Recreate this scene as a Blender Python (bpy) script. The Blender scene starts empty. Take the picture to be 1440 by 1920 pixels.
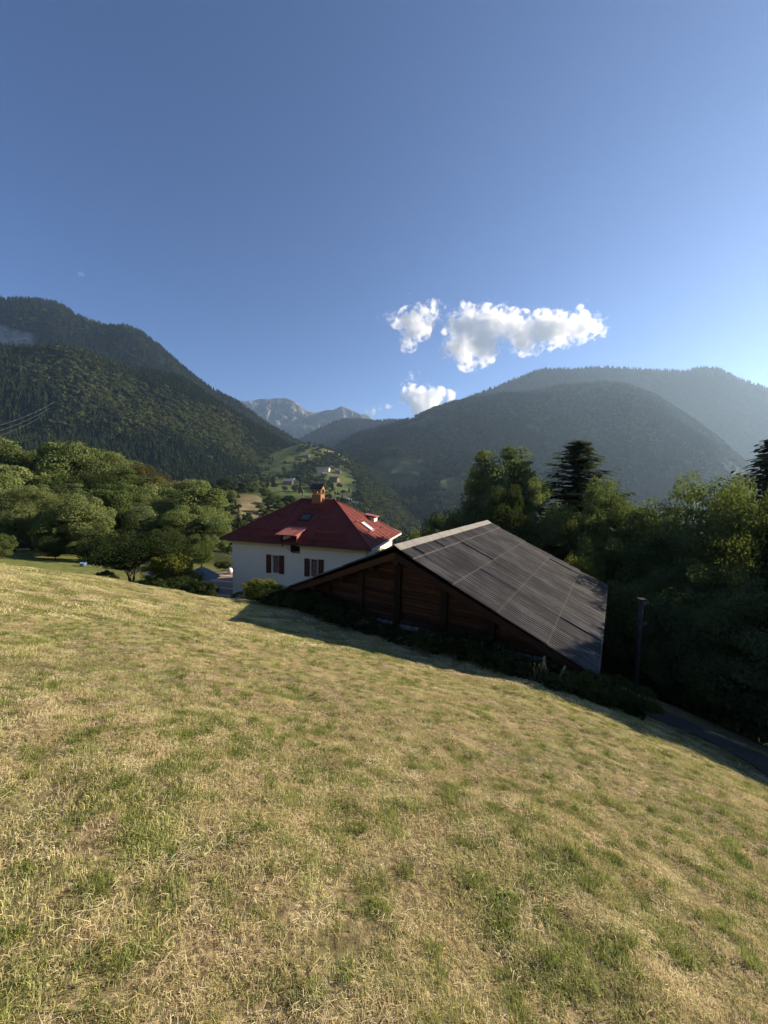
import bpy, bmesh, math, random
import numpy as np
from mathutils import Matrix, Vector, noise as mnoise

R = math.radians
sc = bpy.context.scene
col = sc.collection
random.seed(7)

# ------------------------------------------------------------------ camera
F_PX, PITCH, ROLL = 720.0, R(4.67), R(1.37)      # photograph is 1440 x 1920
CAM_Z = 1.6
cam_data = bpy.data.cameras.new('camera')
cam_data.sensor_fit = 'AUTO'; cam_data.sensor_width = 36.0
cam_data.lens = F_PX / 1920 * 36.0
cam_data.clip_start = 0.05; cam_data.clip_end = 60000
cam = bpy.data.objects.new('camera', cam_data); col.objects.link(cam)
cam.matrix_world = Matrix.Translation((0, 0, CAM_Z)) @ Matrix.Rotation(R(90) - PITCH, 4, 'X') @ Matrix.Rotation(ROLL, 4, 'Z')
sc.camera = cam

# ------------------------------------------------------------------ sky, sun, exposure
SUN_AZ, SUN_EL = R(68), R(21)                    # azimuth clockwise from +Y
world = bpy.data.worlds.new('World'); sc.world = world; world.use_nodes = True
wn = world.node_tree.nodes; wl = world.node_tree.links
wn.clear()
w_out = wn.new('ShaderNodeOutputWorld'); w_bg = wn.new('ShaderNodeBackground'); w_sky = wn.new('ShaderNodeTexSky')
w_sky.sky_type = 'NISHITA'; w_sky.sun_disc = False
w_sky.sun_elevation = SUN_EL; w_sky.sun_rotation = SUN_AZ
w_sky.altitude = 2200; w_sky.air_density = 1.0; w_sky.dust_density = 0.4; w_sky.ozone_density = 5.0
w_bg.inputs['Strength'].default_value = 0.063
w_tint = wn.new('ShaderNodeMix'); w_tint.data_type = 'RGBA'; w_tint.blend_type = 'MULTIPLY'; w_tint.inputs[0].default_value = 1.0; w_tint.inputs[7].default_value = (1.0, 0.955, 1.03, 1)
wl.new(w_sky.outputs[0], w_tint.inputs[6]); wl.new(w_tint.outputs[2], w_bg.inputs[0]); wl.new(w_bg.outputs[0], w_out.inputs[0])
sun_d = bpy.data.lights.new('sun', 'SUN'); sun_d.energy = 5.0; sun_d.angle = R(0.5); sun_d.color = (1.0, 0.86, 0.66)
sun = bpy.data.objects.new('sun', sun_d); col.objects.link(sun)
sun_dir = Vector((math.sin(SUN_AZ) * math.cos(SUN_EL), math.cos(SUN_AZ) * math.cos(SUN_EL), math.sin(SUN_EL)))
sun.rotation_euler = sun_dir.to_track_quat('Z', 'Y').to_euler()
sc.view_settings.view_transform = 'Standard'; sc.view_settings.look = 'None'
sc.view_settings.gamma = 1.0; sc.view_settings.use_curve_mapping = False
sc.view_settings.exposure = 1.2
sc.cycles.use_denoising = True
sc.cycles.max_bounces = 14; sc.cycles.diffuse_bounces = 3; sc.cycles.glossy_bounces = 2
sc.cycles.transmission_bounces = 4; sc.cycles.volume_bounces = 12; sc.cycles.transparent_max_bounces = 8
sc.cycles.caustics_reflective = False; sc.cycles.caustics_refractive = False

# ------------------------------------------------------------------ helpers: survey
def ray(px, py):
    u, v = px - 720, py - 960
    c, s = math.cos(ROLL), math.sin(ROLL)
    u0, v0 = u * c + v * s, -u * s + v * c
    x, y, z = u0 / F_PX, 1.0, -v0 / F_PX
    c, s = math.cos(PITCH), math.sin(PITCH)
    return x, y * c + z * s, -y * s + z * c
def at(px, py, Y):
    """surveyed point: sight line through the photograph, Y metres ahead of the tripod"""
    x, y, z = ray(px, py); k = Y / y
    return Vector((x * k, y * k, z * k + CAM_Z))
def project(p):
    p = np.asarray(p, float)
    x, y, z = p[..., 0], p[..., 1], p[..., 2] - CAM_Z
    c, s = math.cos(PITCH), math.sin(PITCH)
    yc, zc = y * c - z * s, y * s + z * c
    u, v = F_PX * x / yc, -F_PX * zc / yc
    c, s = math.cos(ROLL), math.sin(ROLL)
    return 720 + u * c - v * s, 960 + u * s + v * c

# vectorised value noise
def _h(i, j, k, seed):
    n = (i * 374761393 + j * 668265263 + k * 2147483647 + seed * 1274126177) & 0xffffffff
    n = ((n ^ (n >> 13)) * 1274126177) & 0xffffffff
    return ((n ^ (n >> 16)) & 0xffff) / 65535.0
def vnoise(p, scale, seed=0):
    p = np.asarray(p, float) * scale
    i = np.floor(p).astype(np.int64); f = p - i; f = f * f * (3 - 2 * f)
    o = 0
    for a in (0, 1):
        for b in (0, 1):
            for c in (0, 1):
                w = (f[..., 0] if a else 1 - f[..., 0]) * (f[..., 1] if b else 1 - f[..., 1]) * (f[..., 2] if c else 1 - f[..., 2])
                o = o + w * _h(i[..., 0] + a, i[..., 1] + b, i[..., 2] + c, seed)
    return o * 2 - 1
def fbm(p, scale, octs=4, seed=0, gain=0.5):
    o, a, t = 0, 1.0, 0
    for k in range(octs):
        o = o + a * vnoise(p, scale * 2 ** k, seed + k); t += a; a *= gain
    return o / t

# ------------------------------------------------------------------ helpers: objects
def tag(o, label=None, cat=None, group=None, kind=None):
    if label: o['label'] = label
    if cat: o['category'] = cat
    if group: o['group'] = group
    if kind: o['kind'] = kind
    return o
def empty(name, loc=(0, 0, 0), rz=0, scale=None):
    o = bpy.data.objects.new(name, None); col.objects.link(o)
    o.location = loc; o.rotation_euler = (0, 0, rz); o.empty_display_size = 0.2
    if scale: o.scale = scale
    return o
def link(name, me, mat=None, parent=None):
    o = bpy.data.objects.new(name, me); col.objects.link(o)
    if mat is not None and len(me.materials) == 0: me.materials.append(mat)
    if parent is not None: o.parent = parent
    return o
class MB:
    """collects simple solids into one mesh"""
    def __init__(s): s.v = []; s.f = []
    def add(s, vs, fs):
        n = len(s.v); s.v += [tuple(v) for v in vs]; s.f += [tuple(n + i for i in f) for f in fs]; return s
    def box(s, x0, x1, y0, y1, z0, z1):
        v = [(x, y, z) for z in (z0, z1) for y in (y0, y1) for x in (x0, x1)]
        return s.add(v, [(0, 2, 3, 1), (4, 5, 7, 6), (0, 1, 5, 4), (2, 6, 7, 3), (0, 4, 6, 2), (1, 3, 7, 5)])
    def hexa(s, v):   # 8 corners: bottom ring of 4, top ring of 4
        return s.add(v, [(3, 2, 1, 0), (4, 5, 6, 7), (0, 1, 5, 4), (1, 2, 6, 5), (2, 3, 7, 6), (3, 0, 4, 7)])
    def prism(s, poly, off):   # polygon (list of 3d) extruded along off
        n = len(poly); a = [Vector(p) for p in poly]; b = [p + Vector(off) for p in a]
        return s.add(a + b, [tuple(range(n - 1, -1, -1)), tuple(range(n, 2 * n))] + [(i, (i + 1) % n, n + (i + 1) % n, n + i) for i in range(n)])
    def tube(s, pts, rad, seg=8, cap=True):
        pts = [Vector(p) for p in pts]; rings = []
        for i, p in enumerate(pts):
            t = (pts[min(i + 1, len(pts) - 1)] - pts[max(i - 1, 0)]).normalized()
            a = t.cross(Vector((0, 0, 1)) if abs(t.z) < 0.9 else Vector((1, 0, 0))).normalized(); b = t.cross(a)
            r = rad[i] if isinstance(rad, (list, tuple)) else rad
            rings.append([p + (a * math.cos(k * 2 * math.pi / seg) + b * math.sin(k * 2 * math.pi / seg)) * r for k in range(seg)])
        v = [q for r_ in rings for q in r_]; f = []
        for i in range(len(pts) - 1):
            for k in range(seg):
                f.append((i * seg + k, (i + 1) * seg + k, (i + 1) * seg + (k + 1) % seg, i * seg + (k + 1) % seg))
        if cap:
            f.append(tuple(range(seg))); f.append(tuple((len(pts) - 1) * seg + k for k in range(seg - 1, -1, -1)))
        return s.add(v, f)
    def bar(s, a, b, w, h):   # rectangular bar from a to b
        a, b = Vector(a), Vector(b); t = (b - a).normalized()
        x = t.cross(Vector((0, 0, 1)) if abs(t.z) < 0.95 else Vector((1, 0, 0))).normalized(); z = x.cross(t)
        q = [x * sx * w / 2 + z * sz * h / 2 for sx, sz in ((-1, -1), (1, -1), (1, 1), (-1, 1))]
        return s.hexa([a + k for k in q] + [b + k for k in q])
    def lathe(s, prof, seg=12, c=(0, 0, 0)):
        v = [(c[0] + r * math.cos(k * 2 * math.pi / seg), c[1] + r * math.sin(k * 2 * math.pi / seg), c[2] + z) for r, z in prof for k in range(seg)]
        f = [(i * seg + k, i * seg + (k + 1) % seg, (i + 1) * seg + (k + 1) % seg, (i + 1) * seg + k) for i in range(len(prof) - 1) for k in range(seg)]
        return s.add(v, f)
    def mesh(s, name, mat=None, smooth=False):
        me = bpy.data.meshes.new(name); me.from_pydata(s.v, [], s.f)
        bm = bmesh.new(); bm.from_mesh(me); bmesh.ops.recalc_face_normals(bm, faces=bm.faces); bm.to_mesh(me); bm.free()
        if smooth: me.shade_smooth()
        if mat: me.materials.append(mat)
        return me
    def build(s, name, mat, parent=None, smooth=False):
        return link(name, s.mesh(name, mat, smooth), None, parent)
def bevel(o, w=0.01, seg=1):
    m = o.modifiers.new('bevel', 'BEVEL'); m.width = w; m.segments = seg; m.limit_method = 'ANGLE'
    return o
def np_mesh(name, verts, faces, mat=None, smooth=False, attrs=None):
    verts = np.asarray(verts, np.float32); faces = np.asarray(faces, np.int32)
    me = bpy.data.meshes.new(name); n, k = faces.shape
    me.vertices.add(len(verts)); me.vertices.foreach_set('co', verts.ravel())
    me.loops.add(n * k); me.loops.foreach_set('vertex_index', faces.ravel())
    me.polygons.add(n); me.polygons.foreach_set('loop_start', np.arange(0, n * k, k, dtype=np.int32))
    me.update(calc_edges=True)
    if attrs:
        for an, av in attrs.items():
            a = me.attributes.new(an, 'FLOAT', 'POINT'); a.data.foreach_set('value', np.asarray(av, np.float32).ravel())
    me.validate()
    if smooth: me.shade_smooth()
    if mat: me.materials.append(mat)
    return me
def grid_faces(nu, nv):
    i = np.arange(nv - 1)[:, None] * nu + np.arange(nu - 1)[None, :]
    return np.stack([i, i + 1, i + nu + 1, i + nu], -1).reshape(-1, 4)

# ------------------------------------------------------------------ helpers: materials
class NT:
    def __init__(s, name):
        s.m = bpy.data.materials.new(name); s.m.use_nodes = True; s.t = s.m.node_tree; s.t.nodes.clear()
        s.out = s.n('ShaderNodeOutputMaterial')
    def n(s, typ, **kw):
        o = s.t.nodes.new(typ)
        for k, v in kw.items():
            if k in o.inputs and not hasattr(o, k): o.inputs[k].default_value = v
            else:
                try: setattr(o, k, v)
                except Exception: o.inputs[k].default_value = v
        return o
    def l(s, a, b): s.t.links.new(a, b)
    def coord(s, which='Object'): return s.n('ShaderNodeTexCoord').outputs[which]
    def pos(s): return s.n('ShaderNodeNewGeometry').outputs['Position']
    def noise(s, vec, scale, detail=4, rough=0.55, dist=0.0):
        o = s.n('ShaderNodeTexNoise'); o.inputs['Scale'].default_value = scale; o.inputs['Detail'].default_value = detail
        o.inputs['Roughness'].default_value = rough; o.inputs['Distortion'].default_value = dist
        if vec is not None: s.l(vec, o.inputs['Vector'])
        return o.outputs['Fac']
    def mapping(s, vec, scale=(1, 1, 1), rot=(0, 0, 0)):
        o = s.n('ShaderNodeMapping'); o.inputs['Scale'].default_value = scale; o.inputs['Rotation'].default_value = rot
        s.l(vec, o.inputs['Vector']); return o.outputs[0]
    def ramp(s, fac, stops):
        o = s.n('ShaderNodeValToRGB'); e = o.color_ramp.elements
        while len(e) < len(stops): e.new(0.5)
        for el, (p, c) in zip(e, stops): el.position = p; el.color = c if len(c) == 4 else (*c, 1)
        s.l(fac, o.inputs[0]); return o.outputs[0]
    def mix(s, fac, a, b, blend='MIX'):
        o = s.n('ShaderNodeMix', data_type='RGBA', blend_type=blend)
        for sock, val in ((o.inputs[0], fac), (o.inputs[6], a), (o.inputs[7], b)):
            if hasattr(val, 'is_linked') or isinstance(val, bpy.types.NodeSocket): s.l(val, sock)
            else: sock.default_value = val if not isinstance(val, tuple) else ((*val, 1) if len(val) == 3 else val)
        return o.outputs[2]
    def math(s, op, a, b=None, c=None):
        o = s.n('ShaderNodeMath', operation=op)
        for i, val in enumerate((a, b, c)):
            if val is None: continue
            if isinstance(val, bpy.types.NodeSocket): s.l(val, o.inputs[i])
            else: o.inputs[i].default_value = val
        return o.outputs[0]
    def rand(s): return s.n('ShaderNodeObjectInfo').outputs['Random']
    def attr(s, name): return s.n('ShaderNodeAttribute', attribute_name=name).outputs['Fac']
    def bump(s, h, strength=0.3, dist=0.02):
        o = s.n('ShaderNodeBump'); o.inputs['Strength'].default_value = strength; o.inputs['Distance'].default_value = dist
        s.l(h, o.inputs['Height']); return o.outputs[0]
    def principled(s, color, rough=0.8, metal=0.0, normal=None, spec=0.3):
        o = s.n('ShaderNodeBsdfPrincipled')
        if isinstance(color, bpy.types.NodeSocket): s.l(color, o.inputs['Base Color'])
        else: o.inputs['Base Color'].default_value = (*color, 1)
        if isinstance(rough, bpy.types.NodeSocket): s.l(rough, o.inputs['Roughness'])
        else: o.inputs['Roughness'].default_value = rough
        o.inputs['Metallic'].default_value = metal; o.inputs['Specular IOR Level'].default_value = spec
        if normal is not None: s.l(normal, o.inputs['Normal'])
        return o.outputs[0]
    def done(s, shader): s.l(shader, s.out.inputs['Surface']); return s.m
def mat_plain(name, c, rough=0.8, metal=0.0, var=0.12, scale=3.0, bump=0.1, spec=0.3):
    t = NT(name); v = t.coord('Object'); n = t.noise(v, scale, 6, 0.65)
    d = tuple(x * (1 - var * 2) for x in c); b = tuple(min(1, x * (1 + var)) for x in c)
    cc = t.ramp(n, [(0.3, d), (0.7, b)])
    rv = t.math('MULTIPLY_ADD', t.rand(), 0.24, 0.88)
    cc = t.mix(1.0, cc, rv, 'MULTIPLY') if False else cc
    return t.done(t.principled(cc, rough, metal, t.bump(t.noise(v, scale * 8, 4), bump, 0.01), spec))
def mat_leaf(name, dark, light, trans=0.35):
    t = NT(name); p = t.pos()
    n = t.noise(p, 0.55, 3, 0.6); n2 = t.noise(p, 5.0, 2, 0.6)
    f = t.math('ADD', t.math('MULTIPLY', n, 0.6), t.math('MULTIPLY', n2, 0.4))
    f = t.math('ADD', f, t.math('MULTIPLY_ADD', t.rand(), 0.24, -0.12))
    c = t.ramp(f, [(0.32, dark), (0.68, light)])
    d = t.n('ShaderNodeBsdfDiffuse'); t.l(c, d.inputs[0])
    tc = t.mix(1.0, c, (1.3, 1.3, 0.75, 1), 'MULTIPLY')
    tr = t.n('ShaderNodeBsdfTranslucent'); t.l(tc, tr.inputs[0])
    m = t.n('ShaderNodeMixShader'); m.inputs[0].default_value = trans; t.l(d.outputs[0], m.inputs[1]); t.l(tr.outputs[0], m.inputs[2])
    return t.done(m.outputs[0])

M = {}
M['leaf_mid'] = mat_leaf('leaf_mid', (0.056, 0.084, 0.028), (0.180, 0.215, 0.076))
M['leaf_olive'] = mat_leaf('leaf_olive', (0.078, 0.104, 0.036), (0.235, 0.265, 0.105))
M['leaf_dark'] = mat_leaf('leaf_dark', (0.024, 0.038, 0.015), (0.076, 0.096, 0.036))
M['leaf_light'] = mat_leaf('leaf_light', (0.064, 0.094, 0.036), (0.190, 0.230, 0.100))
M['leaf_yellow'] = mat_leaf('leaf_yellow', (0.085, 0.10, 0.022), (0.24, 0.24, 0.055), 0.4)
M['leaf_brown'] = mat_leaf('leaf_brown', (0.060, 0.058, 0.024), (0.16, 0.145, 0.062))
M['leaf_silver'] = mat_leaf('leaf_silver', (0.05, 0.065, 0.05), (0.13, 0.15, 0.12))
M['needle'] = mat_leaf('needle', (0.030, 0.045, 0.024), (0.085, 0.106, 0.050), 0.25)
M['weed'] = mat_leaf('weed', (0.022, 0.036, 0.012), (0.075, 0.095, 0.030))
M['bark'] = mat_plain('bark', (0.075, 0.052, 0.034), 0.95, var=0.3, scale=6, bump=0.8)
M['far_conifer'] = mat_leaf('far_conifer', (0.012, 0.022, 0.010), (0.040, 0.054, 0.022), 0.1)
M['far_broadleaf'] = mat_leaf('far_broadleaf', (0.030, 0.040, 0.015), (0.086, 0.096, 0.034), 0.15)
# ------------------------------------------------------------------ near terrain (one sheet through surveyed points)
def _pts():
    P = [(0, 0, 0), (-4, 0, .62), (4, 0, -.7), (0, -5, 1.4), (0, 5, -1.42), (-4, 5, -.75), (4, 5, -2.15), (-12, -6, 2.7), (10, -6, -.9), (0, -20, 5.4), (-30, -20, 8), (30, -20, -3)]
    for a in [(0, 1060, 14.5), (130, 1078, 15.5), (270, 1098, 16.5), (400, 1122, 16.5), (500, 1134, 15.3), (610, 1170, 13.4), (735, 1210, 11.8), (900, 1262, 10.2), (1060, 1306, 9.0), (1180, 1345, 8.7),
              (1440, 1490, 9.5), (1440, 1432, 11.5), (1300, 1370, 13.8), (1200, 1318, 16.2), (1188, 1330, 15.8)]:
        P.append(tuple(at(*a)))
    z = CAM_Z
    P += [(-11.5, 21, -7.0 + z), (-18, 20, -6.3 + z), (-8, 21.5, -8.0 + z), (-5, 24, -9.2 + z), (-22, 26, -8.4 + z), (-15, 27, -9.6 + z), (-9, 28, -10.6 + z), (-26, 20, -5.2 + z),
          (-24.4, 36.5, -10.68 + z), (-30, 41, -10.76 + z), (-36, 42, -10.6 + z), (-16.6, 37, -10.95 + z), (-16, 32, -10.9 + z), (-17, 42, -10.95 + z),
          (-10, 33, -10.95 + z), (0, 31, -11 + z), (-6, 44, -11.2 + z), (3, 40, -11.6 + z), (-2, 27, -10.4 + z),
          (2.5, 15, -5.6 + z), (-4, 18.5, -6 + z), (7, 14, -7.2 + z), (11.5, 19.3, -10.1 + z), (8, 24, -11 + z), (2, 24, -9.8 + z),
          (18, 16, -11.6 + z), (22, 24, -16 + z), (14, 30, -15.5 + z), (30, 12, -15 + z), (45, 40, -32 + z), (15, 60, -34 + z), (40, 0, -12 + z), (30, 70, -40 + z),
          (-45, 52, -10.9 + z), (-60, 60, -11.3 + z), (-30, 60, -12.6 + z), (-15, 60, -15 + z), (-75, 100, -15 + z), (-40, 100, -17 + z), (-10, 100, -32 + z), (-50, 32, -7.5 + z), (-110, 60, -9 + z), (-110, 130, -16 + z), (-60, 160, -24 + z), (0, 160, -60 + z), (60, 130, -75 + z), (90, 60, -50 + z), (100, -10, -24 + z)]
    return np.array(P, float)
_CP = _pts()
def _tps_fit(P, lam=0.02):
    n = len(P); d = np.hypot(P[:, None, 0] - P[None, :, 0], P[:, None, 1] - P[None, :, 1])
    K = np.where(d > 0, d * d * np.log(np.maximum(d, 1e-9)), 0) + lam * np.eye(n)
    A = np.zeros((n + 3, n + 3)); A[:n, :n] = K; A[:n, n] = 1; A[:n, n + 1:] = P[:, :2]; A[n, :n] = 1; A[n + 1:, :n] = P[:, :2].T
    return np.linalg.solve(A, np.concatenate([P[:, 2], [0, 0, 0]]))
_CW = _tps_fit(_CP)
def ground(x, y):
    x = np.asarray(x, float); y = np.asarray(y, float); sh = x.shape; xf, yf = x.ravel(), y.ravel(); out = np.empty(len(xf)); n = len(_CP)
    for i in range(0, len(xf), 20000):
        a, b = xf[i:i + 20000], yf[i:i + 20000]
        d2 = (a[:, None] - _CP[None, :, 0]) ** 2 + (b[:, None] - _CP[None, :, 1]) ** 2
        out[i:i + 20000] = (0.5 * d2 * np.log(np.maximum(d2, 1e-12))) @ _CW[:n] + _CW[n] + _CW[n + 1] * a + _CW[n + 2] * b
    p = np.stack([xf, yf, 0 * xf], -1)
    far = np.clip((np.hypot(xf, yf) - 30) / 60, 0, 1)
    out += fbm(p, 0.9, 3, 5) * 0.06 + fbm(p, 2.6, 3, 9) * 0.050 + fbm(p, 0.05, 3, 3) * 1.5 * far
    return out.reshape(sh)
def gz(x, y): return float(ground(np.array([x]), np.array([y]))[0])

def _axis(a, b, c0, fine, growth):
    o = [0.0]; s = fine
    while c0 + o[-1] < b: o.append(o[-1] + s); s *= growth
    n = [0.0]; s = fine
    while c0 - n[-1] > a: n.append(n[-1] + s); s *= growth
    return np.array(sorted([c0 - q for q in n[1:]] + [c0 + q for q in o]))
gx = _axis(-170, 120, 0, 0.10, 1.016); gy = _axis(-60, 200, 3, 0.10, 1.016)
GX, GY = np.meshgrid(gx, gy)
GZ = ground(GX, GY)

t = NT('meadow_soil'); p = t.pos()
pat = t.noise(p, 1.3, 5, 0.6); fine = t.noise(p, 22, 5, 0.7); big = t.noise(p, 0.16, 3, 0.5)
dry = t.ramp(fine, [(0.30, (0.055, 0.040, 0.022)), (0.50, (0.20, 0.15, 0.078)), (0.72, (0.50, 0.40, 0.22))])
grn = t.ramp(fine, [(0.30, (0.045, 0.045, 0.020)), (0.55, (0.14, 0.135, 0.055)), (0.8, (0.34, 0.30, 0.14))])
sel = t.ramp(t.math('ADD', t.math('MULTIPLY', pat, 0.65), t.math('MULTIPLY', big, 0.35)), [(0.42, (0, 0, 0)), (0.60, (1, 1, 1))])
cnear = t.mix(sel, dry, grn)
lawn = t.ramp(t.noise(p, 1.1, 5, 0.65), [(0.3, (0.085, 0.105, 0.030)), (0.7, (0.20, 0.205, 0.065))])
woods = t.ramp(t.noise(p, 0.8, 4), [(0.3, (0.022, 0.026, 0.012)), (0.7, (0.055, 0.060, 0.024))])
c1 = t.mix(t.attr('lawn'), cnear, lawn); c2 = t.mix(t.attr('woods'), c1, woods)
M['meadow'] = t.done(t.principled(c2, 0.95, 0, t.bump(fine, 0.7, 0.03), 0.1))
def sstep(a, b, x): q = np.clip((x - a) / (b - a), 0, 1); return q * q * (3 - 2 * q)
lawn_a = sstep(20, 27, GY) * (1 - sstep(0, 8, GX))
# woods: right of the lane and beyond the tree line on the left
lane = [tuple(at(*a)) for a in ((1700, 1540, 8.0), (1440, 1436, 11.5), (1300, 1372, 13.8), (1200, 1318, 16.2))]
lane += [(9.7, 19.2, 0), (10.2, 24, 0), (13, 30, 0), (18, 38, 0)]
lx, ly = [q[0] for q in lane], [q[1] for q in lane]
lane_x = np.interp(GY, ly, lx)
lane_x = np.interp(GY, [l + 0 for l in ly], lx)
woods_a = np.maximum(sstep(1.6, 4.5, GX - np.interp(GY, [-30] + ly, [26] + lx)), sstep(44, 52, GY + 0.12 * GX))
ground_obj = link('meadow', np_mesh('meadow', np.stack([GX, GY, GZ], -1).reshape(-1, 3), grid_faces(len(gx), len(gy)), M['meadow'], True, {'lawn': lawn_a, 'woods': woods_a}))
tag(ground_obj, kind='structure')

# the lane: a strip laid just above the slope
def strip(name, pts, width, mat, lift, step=0.5, cross=9, camber=0.0):
    P = [Vector((p[0], p[1], 0)) for p in pts]; out = []
    for i in range(len(P) - 1):
        n = max(1, int((P[i + 1] - P[i]).length / step))
        for k in range(n): out.append(P[i].lerp(P[i + 1], k / n))
    out.append(P[-1])
    for _ in range(12): out = [out[0]] + [(out[i - 1] + out[i] * 2 + out[i + 1]) / 4 for i in range(1, len(out) - 1)] + [out[-1]]
    V = []
    for i, q in enumerate(out):
        d = (out[min(i + 1, len(out) - 1)] - out[max(i - 1, 0)]).normalized(); s = Vector((d.y, -d.x, 0))
        for k in range(cross):
            u = k / (cross - 1) * 2 - 1; w = width / 2 * (1 + 0.10 * mnoise.noise(Vector((q.x * 0.8, q.y * 0.8, u * 3))))
            r = q + s * u * w; V.append((r.x, r.y, 0))
    V = np.array(V); V[:, 2] = ground(V[:, 0], V[:, 1]) + lift
    return link(name, np_mesh(name, V, grid_faces(cross, len(out)), mat, True))
t = NT('lane_gravel'); p = t.pos(); n1 = t.noise(p, 30, 4, 0.7); n2 = t.noise(p, 0.9, 4, 0.6)
cl = t.mix(t.ramp(n2, [(0.35, (0, 0, 0)), (0.7, (1, 1, 1))]), t.ramp(n1, [(0.3, (0.050, 0.045, 0.038)), (0.7, (0.11, 0.10, 0.086))]), t.ramp(n1, [(0.3, (0.065, 0.058, 0.048)), (0.7, (0.14, 0.128, 0.108))]))
M['lane'] = t.done(t.principled(cl, 0.95, 0, t.bump(n1, 0.5, 0.02), 0.1))
lane_o = strip('lane', lane, 1.4, M['lane'], 0.05); tag(lane_o, kind='structure')

# ------------------------------------------------------------------ far terrain
def catmull(P, n):
    P = np.asarray(P, float); m = len(P); s = np.linspace(0, m - 1, n); i = np.minimum(s.astype(int), m - 2); f = (s - i)[:, None]
    p0, p1, p2, p3 = P[np.maximum(i - 1, 0)], P[i], P[i + 1], P[np.minimum(i + 2, m - 1)]
    return 0.5 * ((2 * p1) + (-p0 + p2) * f + (2 * p0 - 5 * p1 + 4 * p2 - p3) * f ** 2 + (-p0 + 3 * p1 - 3 * p2 + p3) * f ** 3)
def resample(row, n):
    P = np.array([tuple(q) for q in row], float); d = np.concatenate([[0], np.cumsum(np.hypot(*(P[1:, :2] - P[:-1, :2]).T))])
    return P, d
def row_world(row, n, xs=None):
    """row of surveyed (px, py, Y): even spacing in px, smooth in between"""
    a = np.array(row, float); px = np.linspace(a[0, 0], a[-1, 0], n)
    # monotone-ish smooth interpolation
    py = np.interp(px, a[:, 0], a[:, 1]); Y = np.interp(px, a[:, 0], a[:, 2])
    k = max(1, n // 90); ker = np.ones(2 * k + 1) / (2 * k + 1)
    py = np.convolve(np.pad(py, k, 'edge'), ker, 'valid'); Y = np.convolve(np.pad(Y, 3 * k, 'edge'), np.ones(6 * k + 1) / (6 * k + 1), 'valid')
    return np.array([tuple(at(a_, b_, c_)) for a_, b_, c_ in zip(px, py, Y)])
def loft(name, rows, nu, nv, mat, amp, scale, seed, back=True, crest_keep=0.25, attrs_fn=None, ridged=0.0):
    W = [row_world(r, nu) for r in rows]
    if back:
        c = W[-1]; h = c.copy(); h[:, :2] *= 1.10; h[:, 2] -= 0.06 * np.hypot(c[:, 0], c[:, 1]); g = c.copy(); g[:, :2] *= 1.35; g[:, 2] = -140
        W += [h, g]
    W = np.array(W); m = len(W); ci = len(rows) - 1
    out = np.zeros((nv, nu, 3))
    for j in range(nu): out[:, j] = catmull(W[:, j], nv)
    s = np.linspace(0, m - 1, nv)[:, None]
    wgt = crest_keep + (1 - crest_keep) * np.clip(np.abs(s - ci) / 0.8, 0, 1)
    n = fbm(out, scale, 5, seed)
    if ridged: n = n * (1 - ridged) + ridged * (1 - 2 * np.abs(fbm(out, scale * 0.8, 4, seed + 30)))
    out[..., 2] += n * amp * wgt
    if ridged > .55: out[..., 2] += 120 * (1 - 2.4 * np.abs(fbm(out * np.array([1, 1, .3]), 0.0034, 5, seed + 60, .6))) * np.clip(wgt + .10, 0, 1)
    me = np_mesh(name, out.reshape(-1, 3), grid_faces(nu, nv), mat, True, attrs_fn(out.reshape(-1, 3)) if attrs_fn else None)
    o = link(name, me); tag(o, kind='structure')
    return o, out
def ell(px, py, cx, cy, rx, ry, rot=0):
    c, s = math.cos(rot), math.sin(rot); dx, dy = px - cx, py - cy
    return np.exp(-(((dx * c + dy * s) / rx) ** 2 + ((-dx * s + dy * c) / ry) ** 2))

def mat_hill(name, forest_d, forest_l, grass_d, grass_l, rock_d, rock_l, fs):
    t = NT(name); p = t.pos()
    nf = t.noise(p, fs, 6, 0.7); ng = t.noise(p, fs * 0.4, 5, 0.6); nr = t.noise(t.mapping(p, (1, 1, 0.35)), fs * 0.9, 7, 0.75)
    c = t.ramp(nf, [(0.35, forest_d), (0.68, forest_l)])
    g = t.ramp(ng, [(0.3, grass_d), (0.7, grass_l)])
    r = t.ramp(nr, [(0.32, rock_d), (0.62, rock_l)])
    c = t.mix(t.attr('grass'), c, g); c = t.mix(t.attr('rock'), c, r)
    return t.done(t.principled(c, 1.0, 0, None, 0.05))
GRASS = ((0.060, 0.085, 0.024), (0.125, 0.145, 0.044))
M['hill_forest'] = mat_hill('hill_forest', (0.010, 0.014, 0.008), (0.028, 0.034, 0.016), (0.035, 0.045, 0.018), (0.075, 0.085, 0.034), (0.07, 0.066, 0.058), (0.30, 0.28, 0.25), 0.05)
M['peaks'] = mat_hill('peaks', (0.03, 0.038, 0.022), (0.07, 0.074, 0.045), (0.055, 0.062, 0.03), (0.10, 0.10, 0.055), (0.075, 0.072, 0.068), (0.22, 0.213, 0.20), 0.006)
M['spur'] = mat_hill('spur', (0.02, 0.028, 0.012), (0.05, 0.06, 0.024), *GRASS, (0.12, 0.10, 0.055), (0.27, 0.215, 0.11), 0.03)

def clip01(a): return np.clip(a, 0, 1)
# valley floor to the horizon
vf = link('valley_floor', np_mesh('valley_floor', [(-9000, -800, -140), (9000, -800, -140), (9000, 9500, -140), (-9000, 9500, -140)], [(0, 1, 2, 3)], None))
vt = NT('valley_floor'); vp = vt.pos()
M['valley'] = vt.done(vt.principled(vt.ramp(vt.noise(vp, 0.008, 6, 0.6), [(0.4, (0.022, 0.034, 0.014)), (0.6, (0.07, 0.10, 0.03))]), 1.0, 0, None, 0.05))
vf.data.materials.append(M['valley']); tag(vf, kind='structure')

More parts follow.
